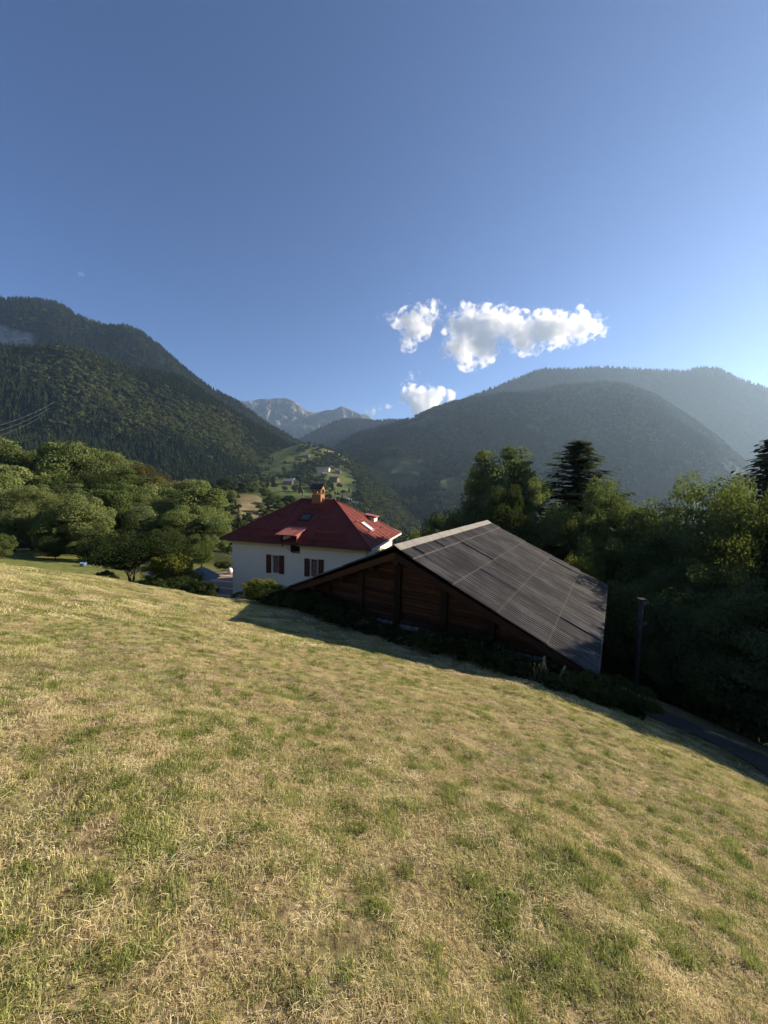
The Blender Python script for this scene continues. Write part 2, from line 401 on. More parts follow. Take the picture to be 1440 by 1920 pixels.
# distant bare peaks
def a_peaks(p):
    px, py = project(p); n = fbm(p, 0.0022, 4, 3)
    lo = clip01((py - 785) / 30)
    return {'grass': clip01(0.35 + n * 1.4 + 0.4 * lo), 'rock': clip01(0.75 - 1.1 * lo + 1.5 * fbm(p, 0.004, 4, 8))}
peaks, peaks_w = loft('distant_peaks', [
    [(330, 905, 5200), (470, 870, 5200), (600, 860, 5200), (760, 860, 5300)],
    [(330, 830, 6000), (470, 815, 6000), (600, 825, 5900), (760, 830, 5900)],
    [(330, 775, 6900), (400, 760, 6900), (440, 753, 6900), (466, 756, 6850), (490, 752, 6900), (512, 752, 6950), (538, 751, 6900), (552, 758, 6800), (572, 775, 6600), (592, 779, 6600), (614, 775, 6600), (628, 774, 6500), (641, 767, 6400), (655, 774, 6400), (676, 783, 6400), (688, 781, 6400), (700, 791, 6400), (760, 800, 6400)]],
    420, 200, M['peaks'], 150, 0.0016, 11, True, 0.16, a_peaks, 0.6)

def a_wood(gs, seed, off=0.0):
    def f(p):
        n = fbm(p, gs, 3, seed)
        return {'grass': clip01((n - 0.30 + off) * 5), 'rock': 0 * n}
    return f
# dark wooded hill closing the valley
hill_c, hill_c_w = loft('wooded_hill', [
    [(500, 920, 3000), (640, 900, 3000), (860, 880, 3000)],
    [(500, 868, 3400), (600, 850, 3400), (860, 830, 3400)],
    [(500, 868, 3900), (556, 830, 3900), (590, 811, 3900), (618, 796, 3900), (645, 787, 3900), (668, 786, 3900), (700, 791, 3900), (740, 788, 4000), (800, 792, 4000), (860, 800, 4000)]],
    160, 70, M['hill_forest'], 60, 0.003, 21, True, 0.1, a_wood(0.004, 5, -0.1), 0.3)
# far right mountain, then the nearer right flank
hill_b, hill_b_w = loft('mountain', [
    [(700, 1000, 2666), (1000, 1000, 2666), (1440, 1000, 2666), (1800, 1030, 2666)],
    [(700, 900, 3010), (1000, 850, 3010), (1440, 880, 3010), (1800, 910, 3010)],
    [(700, 850, 3276), (800, 790, 3276), (880, 748, 3276), (945, 724, 3276), (985, 706, 3276), (1020, 698, 3276), (1100, 698, 3276), (1180, 698, 3276), (1250, 698, 3276), (1284, 705, 3237), (1300, 698, 3237), (1322, 695, 3237), (1350, 699, 3237), (1380, 715, 3198), (1420, 727, 3198), (1500, 752, 3120), (1650, 775, 3042), (1800, 800, 2964)]],
    300, 110, M['hill_forest'], 150, 0.0022, 31, True, 0.05, a_wood(0.003, 6, -0.12), 0.4)
hill_a, hill_a_w = loft('mountain', [
    [(560, 1010, 1150), (690, 990, 1100), (800, 1010, 1050), (1000, 1060, 1000), (1440, 1160, 950), (1700, 1240, 900)],
    [(560, 935, 1700), (690, 925, 1500), (800, 920, 1450), (1000, 915, 1400), (1300, 960, 1350), (1440, 1020, 1300), (1700, 1120, 1200)],
    [(560, 885, 2300), (690, 855, 2100), (800, 835, 2000), (1000, 805, 1950), (1200, 815, 1900), (1330, 880, 1800), (1440, 960, 1700), (1700, 1080, 1500)],
    [(560, 872, 2900), (600, 855, 2900), (650, 832, 2800), (700, 812, 2750), (740, 798, 2700), (770, 788, 2700), (800, 776, 2700), (830, 766, 2650), (862, 757, 2650), (905, 751, 2600), (960, 743, 2600), (1020, 735, 2600), (1080, 724, 2600), (1135, 721, 2600), (1180, 728, 2550), (1230, 748, 2500), (1290, 786, 2400), (1340, 822, 2300), (1390, 866, 2200), (1440, 915, 2100), (1560, 1000, 1900), (1700, 1060, 1800)]],
    340, 170, M['hill_forest'], 150, 0.0030, 41, True, 0.05, a_wood(0.0045, 7, 0.0), 0.6 - .06)
# left: high back ridge, then the nearer wooded shoulder with its crags
def a_back(p):
    px, py = project(p); n = fbm(p, 0.012, 4, 2)
    return {'grass': clip01(1.5 * ell(px, py, 70, 665, 90, 14, 0.2) - 0.35 + n), 'rock': clip01(3.0 * ell(px, py, 10, 634, 70, 20, 0.12) - 0.5 + n * 1.6)}
ridge_b, ridge_b_w = loft('mountain', [
    [(-420, 960, 1300), (0, 900, 1400), (300, 900, 1500), (640, 960, 1700)],
    [(-420, 720, 1560), (0, 700, 1650), (200, 730, 1700), (400, 810, 1800), (640, 920, 1900)],
    [(-420, 575, 1950), (-200, 566, 1950), (0, 566, 1950), (60, 568, 1950), (112, 576, 1950), (130, 588, 1950), (150, 601, 1950), (200, 619, 1950), (238, 617, 1950), (262, 628, 1950), (300, 655, 1980), (340, 690, 2000), (385, 727, 2050), (425, 748, 2100), (450, 760, 2100), (490, 790, 2150), (530, 815, 2200), (565, 836, 2250), (600, 862, 2300), (640, 900, 2350)]],
    240, 110, M['hill_forest'], 100, 0.0035, 51, True, 0.08, a_back, 0.35)
def a_front(p):
    px, py = project(p); n = fbm(p, 0.02, 4, 4)
    rk = 2.0 * ell(px, py, 165, 728, 22, 30) + 1.6 * ell(px, py, 225, 775, 40, 18, 0.5) + 1.5 * ell(px, py, 75, 722, 40, 14)
    return {'grass': 0 * n, 'rock': clip01((rk - 1.0 + n * 2.2) * .8) * .5}
ridge_a, ridge_a_w = loft('mountain', [
    [(-420, 1000, 520), (0, 960, 560), (200, 955, 640), (400, 960, 720), (520, 985, 850), (640, 1010, 950)],
    [(-420, 850, 740), (0, 830, 780), (150, 840, 840), (300, 880, 860), (420, 912, 900), (470, 925, 950), (520, 950, 1000), (640, 985, 1080)],
    [(-420, 720, 900), (0, 735, 930), (150, 755, 980), (300, 800, 1050), (400, 835, 1100), (470, 868, 1160), (520, 900, 1200), (640, 960, 1250)],
    [(-420, 640, 1120), (-150, 650, 1100), (0, 664, 1100), (60, 668, 1100), (110, 664, 1110), (150, 667, 1120), (185, 680, 1140), (240, 701, 1170), (290, 706, 1200), (335, 718, 1240), (380, 745, 1290), (430, 778, 1330), (480, 806, 1370), (530, 836, 1400), (560, 862, 1420), (600, 895, 1440), (640, 930, 1460)]],
    260, 170, M['hill_forest'], 50, 0.0062, 61, True, 0.15, a_front, 0.5)
# sunny spur with the hamlet
def a_spur(p):
    px, py = project(p); n = fbm(p, 0.02, 4, 14)
    edge = clip01((668 - px) / 20 + 0.8 * n) * clip01((935 - py) / 14 + 0.8 * n + clip01((560 - px) / 60))
    g = clip01(1.3 + n * 0.9) * edge
    return {'grass': g, 'rock': clip01(1.8 * ell(px, py, 625, 848, 22, 7, 0.3) - 0.8 + n)}
spur, spur_w = loft('hamlet_spur', [
    [(380, 1010, 470), (470, 1000, 480), (560, 1000, 480), (640, 1010, 480), (720, 1020, 490), (800, 1040, 500)],
    [(380, 945, 640), (460, 935, 640), (540, 940, 640), (620, 950, 660), (690, 985, 640), (800, 1030, 620)],
    [(380, 922, 800), (460, 908, 820), (540, 912, 830), (610, 920, 830), (650, 935, 820), (700, 975, 760), (800, 1030, 740)],
    [(380, 908, 940), (460, 898, 960), (540, 895, 980), (610, 892, 1000), (665, 905, 980), (705, 950, 900), (800, 1020, 860)],
    [(380, 890, 1080), (460, 884, 1100), (540, 872, 1150), (600, 866, 1200), (655, 880, 1180), (700, 925, 1080), (800, 1000, 1000)],
    [(380, 872, 1250), (460, 862, 1300), (530, 842, 1350), (565, 832, 1400), (600, 838, 1420), (640, 852, 1420), (680, 880, 1350), (720, 915, 1250), (800, 980, 1150)]],
    200, 150, M['spur'], 9, 0.008, 71, True, 0.4, a_spur)
# steep golden bank just beyond the garden
def a_bank(p):
    px, py = project(p); n = fbm(p, 0.03, 4, 17)
    return {'grass': clip01(0.25 + n), 'rock': clip01(1.7 * ell(px, py, 470, 955, 40, 30) - 0.3 + n)}
bank, bank_w = loft('grassy_bank', [
    [(300, 1040, 230), (420, 1030, 230), (520, 1030, 230), (620, 1040, 240), (720, 1060, 250)],
    [(300, 965, 300), (420, 960, 300), (500, 975, 300), (600, 995, 300), (720, 1030, 300)],
    [(300, 915, 380), (400, 915, 380), (440, 918, 380), (480, 928, 380), (540, 950, 380), (620, 985, 370), (720, 1015, 360)]],
    110, 60, M['spur'], 6, 0.02, 81, True, 0.3, a_bank)

# ------------------------------------------------------------------ instancing node group for uncountable growth
def make_scatter(name, pts, scl, rot, idx, sources, label, cat, tilt=None, kind='stuff', col3=None):
    sub = bpy.data.collections.new(name + '_sources')
    for s_ in sources: sub.objects.link(s_)
    pts = np.asarray(pts, np.float32)
    me = bpy.data.meshes.new(name); me.vertices.add(len(pts)); me.vertices.foreach_set('co', pts.ravel())
    def at_(n_, ty, v): a = me.attributes.new(n_, ty, 'POINT'); a.data.foreach_set('vector' if ty == 'FLOAT_VECTOR' else 'value', np.asarray(v).ravel())
    s3 = np.asarray(scl, np.float32)
    if s3.ndim == 1: s3 = np.repeat(s3[:, None], 3, 1)
    at_('s3', 'FLOAT_VECTOR', s3)
    r3 = np.zeros((len(pts), 3), np.float32); r3[:, 2] = rot
    if tilt is not None: r3[:, :2] = tilt
    at_('r3', 'FLOAT_VECTOR', r3); at_('pick', 'INT', np.asarray(idx, np.int32))
    o = link(name, me)
    g = bpy.data.node_groups.new(name, 'GeometryNodeTree')
    g.interface.new_socket('Geometry', in_out='INPUT', socket_type='NodeSocketGeometry'); g.interface.new_socket('Geometry', in_out='OUTPUT', socket_type='NodeSocketGeometry')
    N = g.nodes; gi = N.new('NodeGroupInput'); go = N.new('NodeGroupOutput')
    ci = N.new('GeometryNodeCollectionInfo'); ci.inputs['Collection'].default_value = sub; ci.inputs['Separate Children'].default_value = True; ci.inputs['Reset Children'].default_value = True
    iop = N.new('GeometryNodeInstanceOnPoints'); iop.inputs['Pick Instance'].default_value = True
    def na(n_, ty): q = N.new('GeometryNodeInputNamedAttribute'); q.data_type = ty; q.inputs['Name'].default_value = n_; return q.outputs['Attribute']
    L = g.links.new
    L(gi.outputs[0], iop.inputs['Points']); L(ci.outputs[0], iop.inputs['Instance'])
    L(na('pick', 'INT'), iop.inputs['Instance Index']); L(na('s3', 'FLOAT_VECTOR'), iop.inputs['Scale'])
    e2r = N.new('FunctionNodeEulerToRotation'); L(na('r3', 'FLOAT_VECTOR'), e2r.inputs[0]); L(e2r.outputs[0], iop.inputs['Rotation'])
    L(iop.outputs[0], go.inputs[0])
    md = o.modifiers.new('scatter', 'NODES'); md.node_group = g
    return tag(o, label, cat, None, kind)
def source(name, me): return bpy.data.objects.new(name, me)

# far tree shapes: ragged tiers for spruce, lumpy crown for broadleaf
def far_conifer(seed):
    rs = random.Random(seed); b = MB(); tiers = 7; seg = 7
    b.tube([(0, 0, 0), (0, 0, 0.35)], [0.02, 0.014], 5)
    for k in range(tiers):
        z0 = 0.06 + 0.80 * (k / tiers) ; z1 = z0 + 0.30 * (1 - 0.45 * k / tiers); r = 0.17 * (1 - k / (tiers + 0.3)) ** 0.85
        ring = []
        for j in range(seg * 2):
            a = (j + rs.uniform(-.25, .25)) * math.pi / seg; rr = r * (rs.uniform(0.85, 1.3) if j % 2 == 0 else rs.uniform(0.42, 0.62))
            ring.append((rr * math.cos(a), rr * math.sin(a), z0 + rs.uniform(-.02, .02) + (0.03 if j % 2 else 0)))
        b.add(ring + [(0, 0, min(1.0, z1))], [(j, (j + 1) % (seg * 2), seg * 2) for j in range(seg * 2)])
    return b.mesh('far_conifer', M['far_conifer'])
def far_broadleaf(seed):
    rs = np.random.RandomState(seed); n = 420
    cen = []
    for k in range(11):
        d = rs.normal(size=3); d /= np.linalg.norm(d); d[2] = abs(d[2]) * 1.0 - 0.25
        cen.append((d * np.array([0.24, 0.24, 0.26]) + [0, 0, 0.58], rs.uniform(0.13, 0.21)))
    V = []; 
    for c, r in cen:
        for _ in range(n // 11):
            d = rs.normal(size=3); d /= np.linalg.norm(d); p = c + d * r * rs.uniform(0.75, 1.05)
            u = np.cross(d + rs.normal(size=3) * 0.5, [0.3, 0.2, 1.0]); u /= np.linalg.norm(u) + 1e-6; w = np.cross(d, u); s_ = rs.uniform(0.05, 0.085)
            V += [p - u * s_, p - w * s_, p + u * s_, p + w * s_]
    V = np.array(V); Fq = np.arange(len(V)).reshape(-1, 4)
    tr = [(-0.02, 0, 0), (0.02, 0, 0), (0.012, 0, 0.5), (-0.012, 0, 0.5), (0, -0.02, 0), (0, 0.02, 0), (0, 0.012, 0.5), (0, -0.012, 0.5)]
    V = np.concatenate([V, tr]); Fq = np.concatenate([Fq, [[len(V) - 8 + i for i in range(4)], [len(V) - 4 + i for i in range(4)]]])
    return np_mesh('far_broadleaf', V, Fq, M['far_broadleaf'])
FAR_C = [far_conifer(i) for i in range(4)]; FAR_B = [far_broadleaf(i) for i in range(4)]
def far_sources(tag_): return [source('%s_a%d' % (tag_, i), m) for i, m in enumerate(FAR_C)] + [source('%s_b%d' % (tag_, i), m) for i, m in enumerate(FAR_B)]
def sample_surface(W, n, seed):
    rs = np.random.RandomState(seed); nv, nu, _ = W.shape
    a, b, d = W[:-1, :-1], W[:-1, 1:], W[1:, :-1]
    ar = np.linalg.norm(np.cross(b - a, d - a), axis=-1); pr = (ar / ar.sum()).ravel()
    k = rs.choice(len(pr), n, p=pr); i, j = k // (nu - 1), k % (nu - 1); u, v = rs.rand(n, 1), rs.rand(n, 1)
    return W[i, j] * (1 - u) * (1 - v) + W[i, j + 1] * u * (1 - v) + W[i + 1, j] * (1 - u) * v + W[i + 1, j + 1] * u * v
def forest(name, W, n, seed, hgt, broad, keep, label, vis=(-60, 1500, 480, 1120)):
    p = sample_surface(W, n, seed); rs = np.random.RandomState(seed + 1)
    px, py = project(p); ok = (px > vis[0]) & (px < vis[1]) & (py > vis[2]) & (py < vis[3]) & (p[:, 1] > 10)
    p, px, py = p[ok], px[ok], py[ok]; k = keep(p, px, py, rs); p, px, py = p[k], px[k], py[k]
    prob = broad(p, px, py); isb = rs.rand(len(p)) < prob
    h = hgt * rs.uniform(0.6, 1.12, len(p)) * np.where(isb, 0.72, 1.0)
    wd = h * rs.uniform(0.85, 1.2, len(p)) * np.where(isb, 1.2, 1.15)
    idx = rs.randint(0, 4, len(p)) + 4 * isb
    p = p.copy(); p[:, 2] -= 0.5
    return make_scatter(name, p, np.stack([wd, wd, h], 1), rs.rand(len(p)) * 6.28, idx, far_sources(name), label, 'forest')
def nz(p, s, seed): return fbm(p, s, 3, seed)
forest('spruce_forest', ridge_a_w, 52000, 1, 31, lambda p, px, py: clip01(0.06 + nz(p, 0.006, 5) * 1.7 + 0.25 * clip01((px - 250) / 250) * clip01((py - 760) / 60)),
       lambda p, px, py, rs: (a_front(p)['rock'] * .75 + rs.rand(len(p)) * 0.5 < 0.62) & (py < 960) & ((px < 450) | (py < 907 - (px - 450) * .60 + rs.rand(len(p)) * 4)), 'dense spruce and beech forest covering the nearer left mountainside')
forest('ridge_forest', ridge_b_w, 38000, 2, 30, lambda p, px, py: clip01(0.06 + nz(p, 0.006, 6) * 0.6),
       lambda p, px, py, rs: (np.maximum(a_back(p)['rock'], a_back(p)['grass'] * 0.7) + rs.rand(len(p)) * 0.5 < 0.55) & (py < 860), 'dark conifer forest on the high ridge at upper left')
forest('flank_forest', hill_a_w, 75000, 3, 27, lambda p, px, py: clip01(0.35 + nz(p, 0.004, 7) * 1.2),
       lambda p, px, py, rs: (a_wood(0.0045, 7, 0.0)(p)['grass'] + rs.rand(len(p)) * 0.5 < 0.6) & (py < 1010), 'shaded forest covering the nearer mountain flank at right')
forest('summit_forest', hill_b_w, 32000, 4, 30, lambda p, px, py: 0.05 + 0 * px,
       lambda p, px, py, rs: (py < 900), 'hazy conifer forest on the far mountain behind at right')
forest('hill_forest', hill_c_w, 12000, 5, 32, lambda p, px, py: 0.15 + 0 * px, lambda p, px, py, rs: py < 880, 'hazy forest on the wooded hill closing the valley')

# tree belts and hedgerows on the hamlet spur
def spur_keep(p, px, py, rs):
    d = 0.10 * ell(px, py, 560, 880, 160, 60)
    for cx, cy, rx, ry, k in ((578, 885, 22, 12, 1), (570, 900, 14, 10, .9), (600, 872, 30, 6, .9), (635, 868, 30, 8, 1), (668, 880, 24, 9, 1.), (690, 905, 20, 22, 1), (655, 895, 16, 5, .5), (592, 862, 8, 8, .8), (620, 858, 26, 5, .6), (580, 842, 14, 5, .5),
                              (595, 915, 30, 9, .9), (640, 955, 30, 18, .8), (670, 960, 30, 22, 1.2), (700, 950, 26, 40, 1.5), (450, 905, 26, 9, 1.2), (500, 915, 26, 6, .5), (545, 918, 10, 8, .5), (460, 890, 10, 6, 1), (550, 900, 20, 3, .4), (690, 930, 14, 12, 1)):
        d = d + k * ell(px, py, cx, cy, rx, ry)
    d = d + 2.2 * clip01((px - 668) / 25) + 1.2 * clip01((py - 938) / 20) * (px > 560) - 2.5 * ell(px, py, 664, 952, 22, 9, .6)
    for hx, hy in ((636, 900), (605, 886), (640, 887), (543, 907), (580, 858)): d = d - 2.0 * ell(px, py, hx, hy + 4, 15, 6)
    return (rs.rand(len(p)) < d * 0.33) & (px < 790)
forest('hedgerow_trees', spur_w, 20000, 6, 22, lambda p, px, py: 0.82 + 0 * px, spur_keep, 'belts of small trees around the meadows of the distant hamlet')
forest('bank_thicket', bank_w, 1500, 7, 9, lambda p, px, py: 0.93 + 0 * px, lambda p, px, py, rs: (1.5 * ell(px, py, 472, 942, 22, 16) + 0.35 * ell(px, py, 440, 985, 40, 20) + rs.rand(len(p)) * .7 < .62), 'bushy thicket covering the bank around its golden clearing')
# ------------------------------------------------------------------ haze (air between here and the mountains)
HZ = NT('haze'); hv = HZ.n('ShaderNodeVolumePrincipled')
hv.inputs['Color'].default_value = (0.52, 0.73, 1.0, 1); hv.inputs['Density'].default_value = 0.62e-4; hv.inputs['Anisotropy'].default_value = 0.45
HZ.l(hv.outputs[0], HZ.out.inputs['Volume']); HZ.m.volume_intersection_method = 'FAST' if hasattr(HZ.m, 'volume_intersection_method') else None
haze = MB().box(-9200, 9200, -900, 9700, -150, 1260).build('haze', HZ.m); tag(haze, kind='stuff')

# ------------------------------------------------------------------ clouds and moon
def cloud(name, blobs, Y, label, seed, dens=0.008):
    """a heap of vapour puffs: (px, py, radius px), all about Y metres away"""
    rs = random.Random(seed); b = bmesh.new(); k = Y / F_PX
    c0 = at(blobs[0][0], blobs[0][1], Y)
    for px, py, r in blobs:
        r *= 1.36; c = at(px, py, Y) - c0
        m = Matrix.Translation(c + Vector((0, rs.uniform(-.5, .5) * r * k, 0))) @ Matrix.Diagonal((r * k, r * k * 1.1, r * k, 1))
        bmesh.ops.create_icosphere(b, subdivisions=2, radius=1.0, matrix=m)
        for _ in range(7):
            a = rs.uniform(0, 6.28); q = rs.uniform(0.6, 0.85) * r; rr = r * rs.uniform(0.28, 0.5)
            m = Matrix.Translation(at(px + q * math.cos(a), py + q * 0.9 * math.sin(a), Y) - c0 + Vector((0, rs.uniform(-.8, .8) * r * k, 0))) @ Matrix.Scale(rr * k, 4)
            bmesh.ops.create_icosphere(b, subdivisions=2, radius=1.0, matrix=m)
    me = bpy.data.meshes.new(name); b.to_mesh(me); b.free()
    o = link(name, me); o.location = c0
    t = NT('cloud_vapour'); pv = t.n('ShaderNodeVolumePrincipled')
    d = t.attr('density'); co = t.coord('Object')
    n1 = t.noise(co, 1.0 / (22 * k), 7, 0.66); n2 = t.noise(co, 1.0 / (7 * k), 6, 0.65)
    e = t.math('ADD', t.math('MULTIPLY', t.math('SUBTRACT', n1, 0.5), 1.8), t.math('MULTIPLY', t.math('SUBTRACT', n2, 0.5), 1.4))
    dd = t.math('ADD', t.math('MULTIPLY_ADD', d, 1.4, -0.30), e)
    mr = t.n('ShaderNodeMapRange', interpolation_type='SMOOTHSTEP'); mr.inputs[1].default_value = 0.05; mr.inputs[2].default_value = 0.75; mr.inputs[3].default_value = 0; mr.inputs[4].default_value = dens
    t.l(dd, mr.inputs[0])
    t.l(mr.outputs[0], pv.inputs['Density']); pv.inputs['Density Attribute'].default_value = ''
    pv.inputs['Color'].default_value = (1, 1, 1, 1); pv.inputs['Anisotropy'].default_value = 0.35
    t.l(pv.outputs[0], t.out.inputs['Volume'])
    g = bpy.data.node_groups.new(name, 'GeometryNodeTree')
    g.interface.new_socket('Geometry', in_out='INPUT', socket_type='NodeSocketGeometry'); g.interface.new_socket('Geometry', in_out='OUTPUT', socket_type='NodeSocketGeometry')
    gi = g.nodes.new('NodeGroupInput'); go = g.nodes.new('NodeGroupOutput'); mv = g.nodes.new('GeometryNodeMeshToVolume'); sm = g.nodes.new('GeometryNodeSetMaterial')
    mv.resolution_mode = 'VOXEL_AMOUNT' if hasattr(mv, 'resolution_mode') else None
    for s_ in mv.inputs:
        if s_.name == 'Voxel Amount': s_.default_value = 220
        if s_.name == 'Interior Band Width': s_.default_value = 9 * k
        if s_.name == 'Density': s_.default_value = 1.0
    sm.inputs['Material'].default_value = t.m
    g.links.new(gi.outputs[0], mv.inputs[0]); g.links.new(mv.outputs[0], sm.inputs[0]); g.links.new(sm.outputs[0], go.inputs[0])
    md = o.modifiers.new('vapour', 'NODES'); md.node_group = g; me.materials.append(t.m)
    return tag(o, label, 'cloud', 'clouds over the valley', 'stuff')
CY = 11500
cloud('cloud', [(770, 612, 20), (730, 592, 9), (745, 597, 14), (765, 600, 18), (785, 592, 16), (805, 585, 16), (818, 577, 11), (828, 580, 8), (790, 615, 18), (765, 635, 14), (770, 650, 12), (758, 655, 9), (720, 588, 5),
    (850, 600, 14), (870, 590, 16), (890, 588, 18), (915, 585, 18), (940, 590, 18), (960, 595, 16), (860, 620, 22), (885, 615, 24), (910, 612, 24), (935, 610, 22), (850, 645, 18), (875, 645, 24), (900, 645, 24), (915, 655, 18), (880, 670, 20), (900, 675, 16), (865, 668, 14), (835, 655, 8), (830, 665, 10), (885, 685, 10), (845, 622, 14), (832, 602, 8), (838, 640, 10), (950, 625, 14), (965, 610, 14),
    (975, 600, 16), (985, 620, 22), (1010, 615, 24), (1035, 612, 24), (1060, 610, 24), (1085, 612, 22), (1105, 615, 18), (1120, 617, 14), (1135, 616, 8), (1143, 614, 5), (970, 640, 14), (985, 650, 16), (1005, 650, 14), (1030, 640, 16), (1060, 640, 14), (1090, 632, 12), (995, 658, 10), (965, 650, 10), (960, 620, 16)], CY, 'large white cumulus cloud stretched across the sky above the valley', 3)
cloud('cloud', [(785, 745, 20), (770, 705, 8), (775, 715, 10), (768, 730, 14), (780, 738, 18), (800, 738, 18), (820, 738, 16), (840, 745, 12), (852, 748, 7), (760, 748, 14), (745, 757, 8), (785, 757, 20), (810, 757, 20), (735, 763, 6), (785, 700, 5)], CY, 'small white cloud peeking over the right mountain crest', 5)
cloud('cloud', [(700, 770, 7), (690, 772, 6), (712, 768, 5), (728, 761, 6)], CY, 'tiny white cloud wisps above the distant peaks', 6)
mm = NT('moon'); d_ = mm.n('ShaderNodeBsdfDiffuse'); d_.inputs[0].default_value = (0.035, 0.035, 0.035, 1); tr_ = mm.n('ShaderNodeBsdfTransparent'); ad_ = mm.n('ShaderNodeAddShader')
mm.l(d_.outputs[0], ad_.inputs[0]); mm.l(tr_.outputs[0], ad_.inputs[1]); mm.l(ad_.outputs[0], mm.out.inputs['Surface'])
b = bmesh.new(); bmesh.ops.create_icosphere(b, subdivisions=3, radius=20000 * 1.26 * 0.0046)
me = bpy.data.meshes.new('moon'); b.to_mesh(me); b.free(); me.materials.append(mm.m); me.shade_smooth()
moon = link('moon', me); moon.location = at(152, 514, 20000); tag(moon, 'pale moon high above the left ridge', 'moon')

# ------------------------------------------------------------------ farmhouse
HAZ = R(15.2)
HC = Vector((-6.327, 36.915, -5.4 + CAM_Z))          # centre of the plan, at eave height
HW, HD, HH, HR = 7.05, 5.25, 3.45, 1.71              # half width, half depth at the eaves, roof rise, half ridge
OV = 0.75
WX, WY = HW - OV, HD - OV
BASE = -5.75
def plaster():
    t = NT('white_plaster'); v = t.coord('Object'); n = t.noise(v, 1.2, 6, 0.7); f = t.noise(v, 60, 4, 0.6)
    streak = t.noise(t.mapping(v, (5, 5, 0.5)), 1.0, 5, 0.6)
    c = t.mix(t.math('MULTIPLY', n, 0.5), (0.88, 0.80, 0.62, 1), (0.79, 0.70, 0.53, 1)); c = t.mix(t.ramp(streak, [(0.5, (0, 0, 0)), (0.9, (0.22, 0.22, 0.22))]), c, (0.60, 0.54, 0.42, 1))
    return t.done(t.principled(c, 0.92, 0, t.bump(f, 0.25, 0.01), 0.2))
M['plaster'] = plaster()
M['cove'] = mat_plain('cream_plaster', (0.72, 0.66, 0.46), 0.9, var=0.05, scale=2)
def roofpaint():
    t = NT('red_metal'); v = t.coord('Object'); n = t.noise(v, 0.7, 6, 0.7); s_ = t.noise(t.mapping(v, (9, 9, 0.6)), 1.0, 4, 0.6)
    c = t.ramp(n, [(0.3, (0.118, 0.023, 0.016)), (0.7, (0.170, 0.040, 0.028))]); c = t.mix(t.ramp(s_, [(0.45, (0, 0, 0)), (0.8, (0.4, 0.4, 0.4))]), c, (0.23, 0.075, 0.065, 1))
    return t.done(t.principled(c, 0.75, 0.0, t.bump(n, 0.1, 0.02), 0.15))
M['roof'] = roofpaint()
M['roof_trim'] = mat_plain('red_trim', (0.22, 0.05, 0.045), 0.5, var=0.08)
M['dormer_tin'] = mat_plain('pale_red_tin', (0.33, 0.105, 0.085), 0.5, var=0.1, scale=1.5)
M['wood_dark'] = mat_plain('dark_wood', (0.045, 0.026, 0.016), 0.85, var=0.25, scale=5, bump=0.4)
M['shutter'] = mat_plain('shutter_paint', (0.105, 0.034, 0.017), 0.6, var=0.15, scale=6)
M['frame'] = mat_plain('window_frame', (0.16, 0.10, 0.06), 0.6)
M['curtain'] = mat_plain('curtain', (0.30, 0.20, 0.16), 0.95, var=0.3, scale=7)
M['white_metal_and_glare'] = mat_plain('white_metal_and_glare', (0.72, 0.72, 0.70), 0.5, var=0.04)  # also painted on one skylight pane as reflected sky
M['chimney'] = mat_plain('orange_render', (0.34, 0.155, 0.075), 0.9, var=0.15, scale=4)
M['chimney_top'] = mat_plain('chimney_slate', (0.06, 0.05, 0.045), 0.8)
M['gutter'] = mat_plain('gutter', (0.10, 0.045, 0.035), 0.5)
t = NT('glass'); M['glass'] = t.done(t.principled((0.02, 0.025, 0.03), 0.06, 0, None, 0.9))
M['sky_glass'] = M['glass']

house = empty('farmhouse', (HC.x, HC.y, HC.z), -HAZ); tag(house, 'white farmhouse with red hipped metal roof behind the barn', 'house')
H = house
# walls: four sides, the garden side with real window openings
WIN = [(-2.84, -1.08, -2.22, -1.62, -2.88, -1.33), (0.85, 2.64, 1.44, 2.06, -2.88, -1.40)]   # shutter x0,x1, opening x0,x1, z0,z1
LOW = [(-5.0, -4.45, -5.2, -4.05), (-4.2, -3.65, -5.2, -4.08)]
openings = [(w[2], w[3], w[4], w[5]) for w in WIN] + LOW + [(-0.35, 0.40, -0.90, -0.40)]
xs = sorted(set([-WX, WX] + [o[0] for o in openings] + [o[1] for o in openings])); zs = sorted(set([BASE, -0.40] + [o[2] for o in openings] + [o[3] for o in openings]))
b = MB()
for i in range(len(xs) - 1):
    for j in range(len(zs) - 1):
        cx, cz = (xs[i] + xs[i + 1]) / 2, (zs[j] + zs[j + 1]) / 2
        if any(o[0] < cx < o[1] and o[2] < cz < o[3] for o in openings): continue
        b.add([(xs[i], -WY, zs[j]), (xs[i + 1], -WY, zs[j]), (xs[i + 1], -WY, zs[j + 1]), (xs[i], -WY, zs[j + 1])], [(0, 1, 2, 3)])
for x0, x1, z0, z1 in openings:
    y0, y1 = -WY, -WY + 0.28
    b.add([(x0, y0, z0), (x0, y1, z0), (x0, y1, z1), (x0, y0, z1)], [(0, 1, 2, 3)]); b.add([(x1, y0, z0), (x1, y0, z1), (x1, y1, z1), (x1, y1, z0)], [(0, 1, 2, 3)])
    b.add([(x0, y0, z0), (x1, y0, z0), (x1, y1, z0), (x0, y1, z0)], [(0, 1, 2, 3)]); b.add([(x0, y0, z1), (x0, y1, z1), (x1, y1, z1), (x1, y0, z1)], [(0, 1, 2, 3)])
b.add([(WX, -WY, BASE), (WX, WY, BASE), (WX, WY, -.4), (WX, -WY, -.4), (-WX, WY, BASE), (-WX, -WY, BASE), (-WX, -WY, -.4), (-WX, WY, -.4)], [(0, 1, 2, 3), (4, 5, 6, 7), (1, 4, 7, 2)])
wall_me = bpy.data.meshes.new('wall'); wall_me.from_pydata(b.v, [], b.f); wall_me.materials.append(M['plaster']); link('wall', wall_me, None, H)
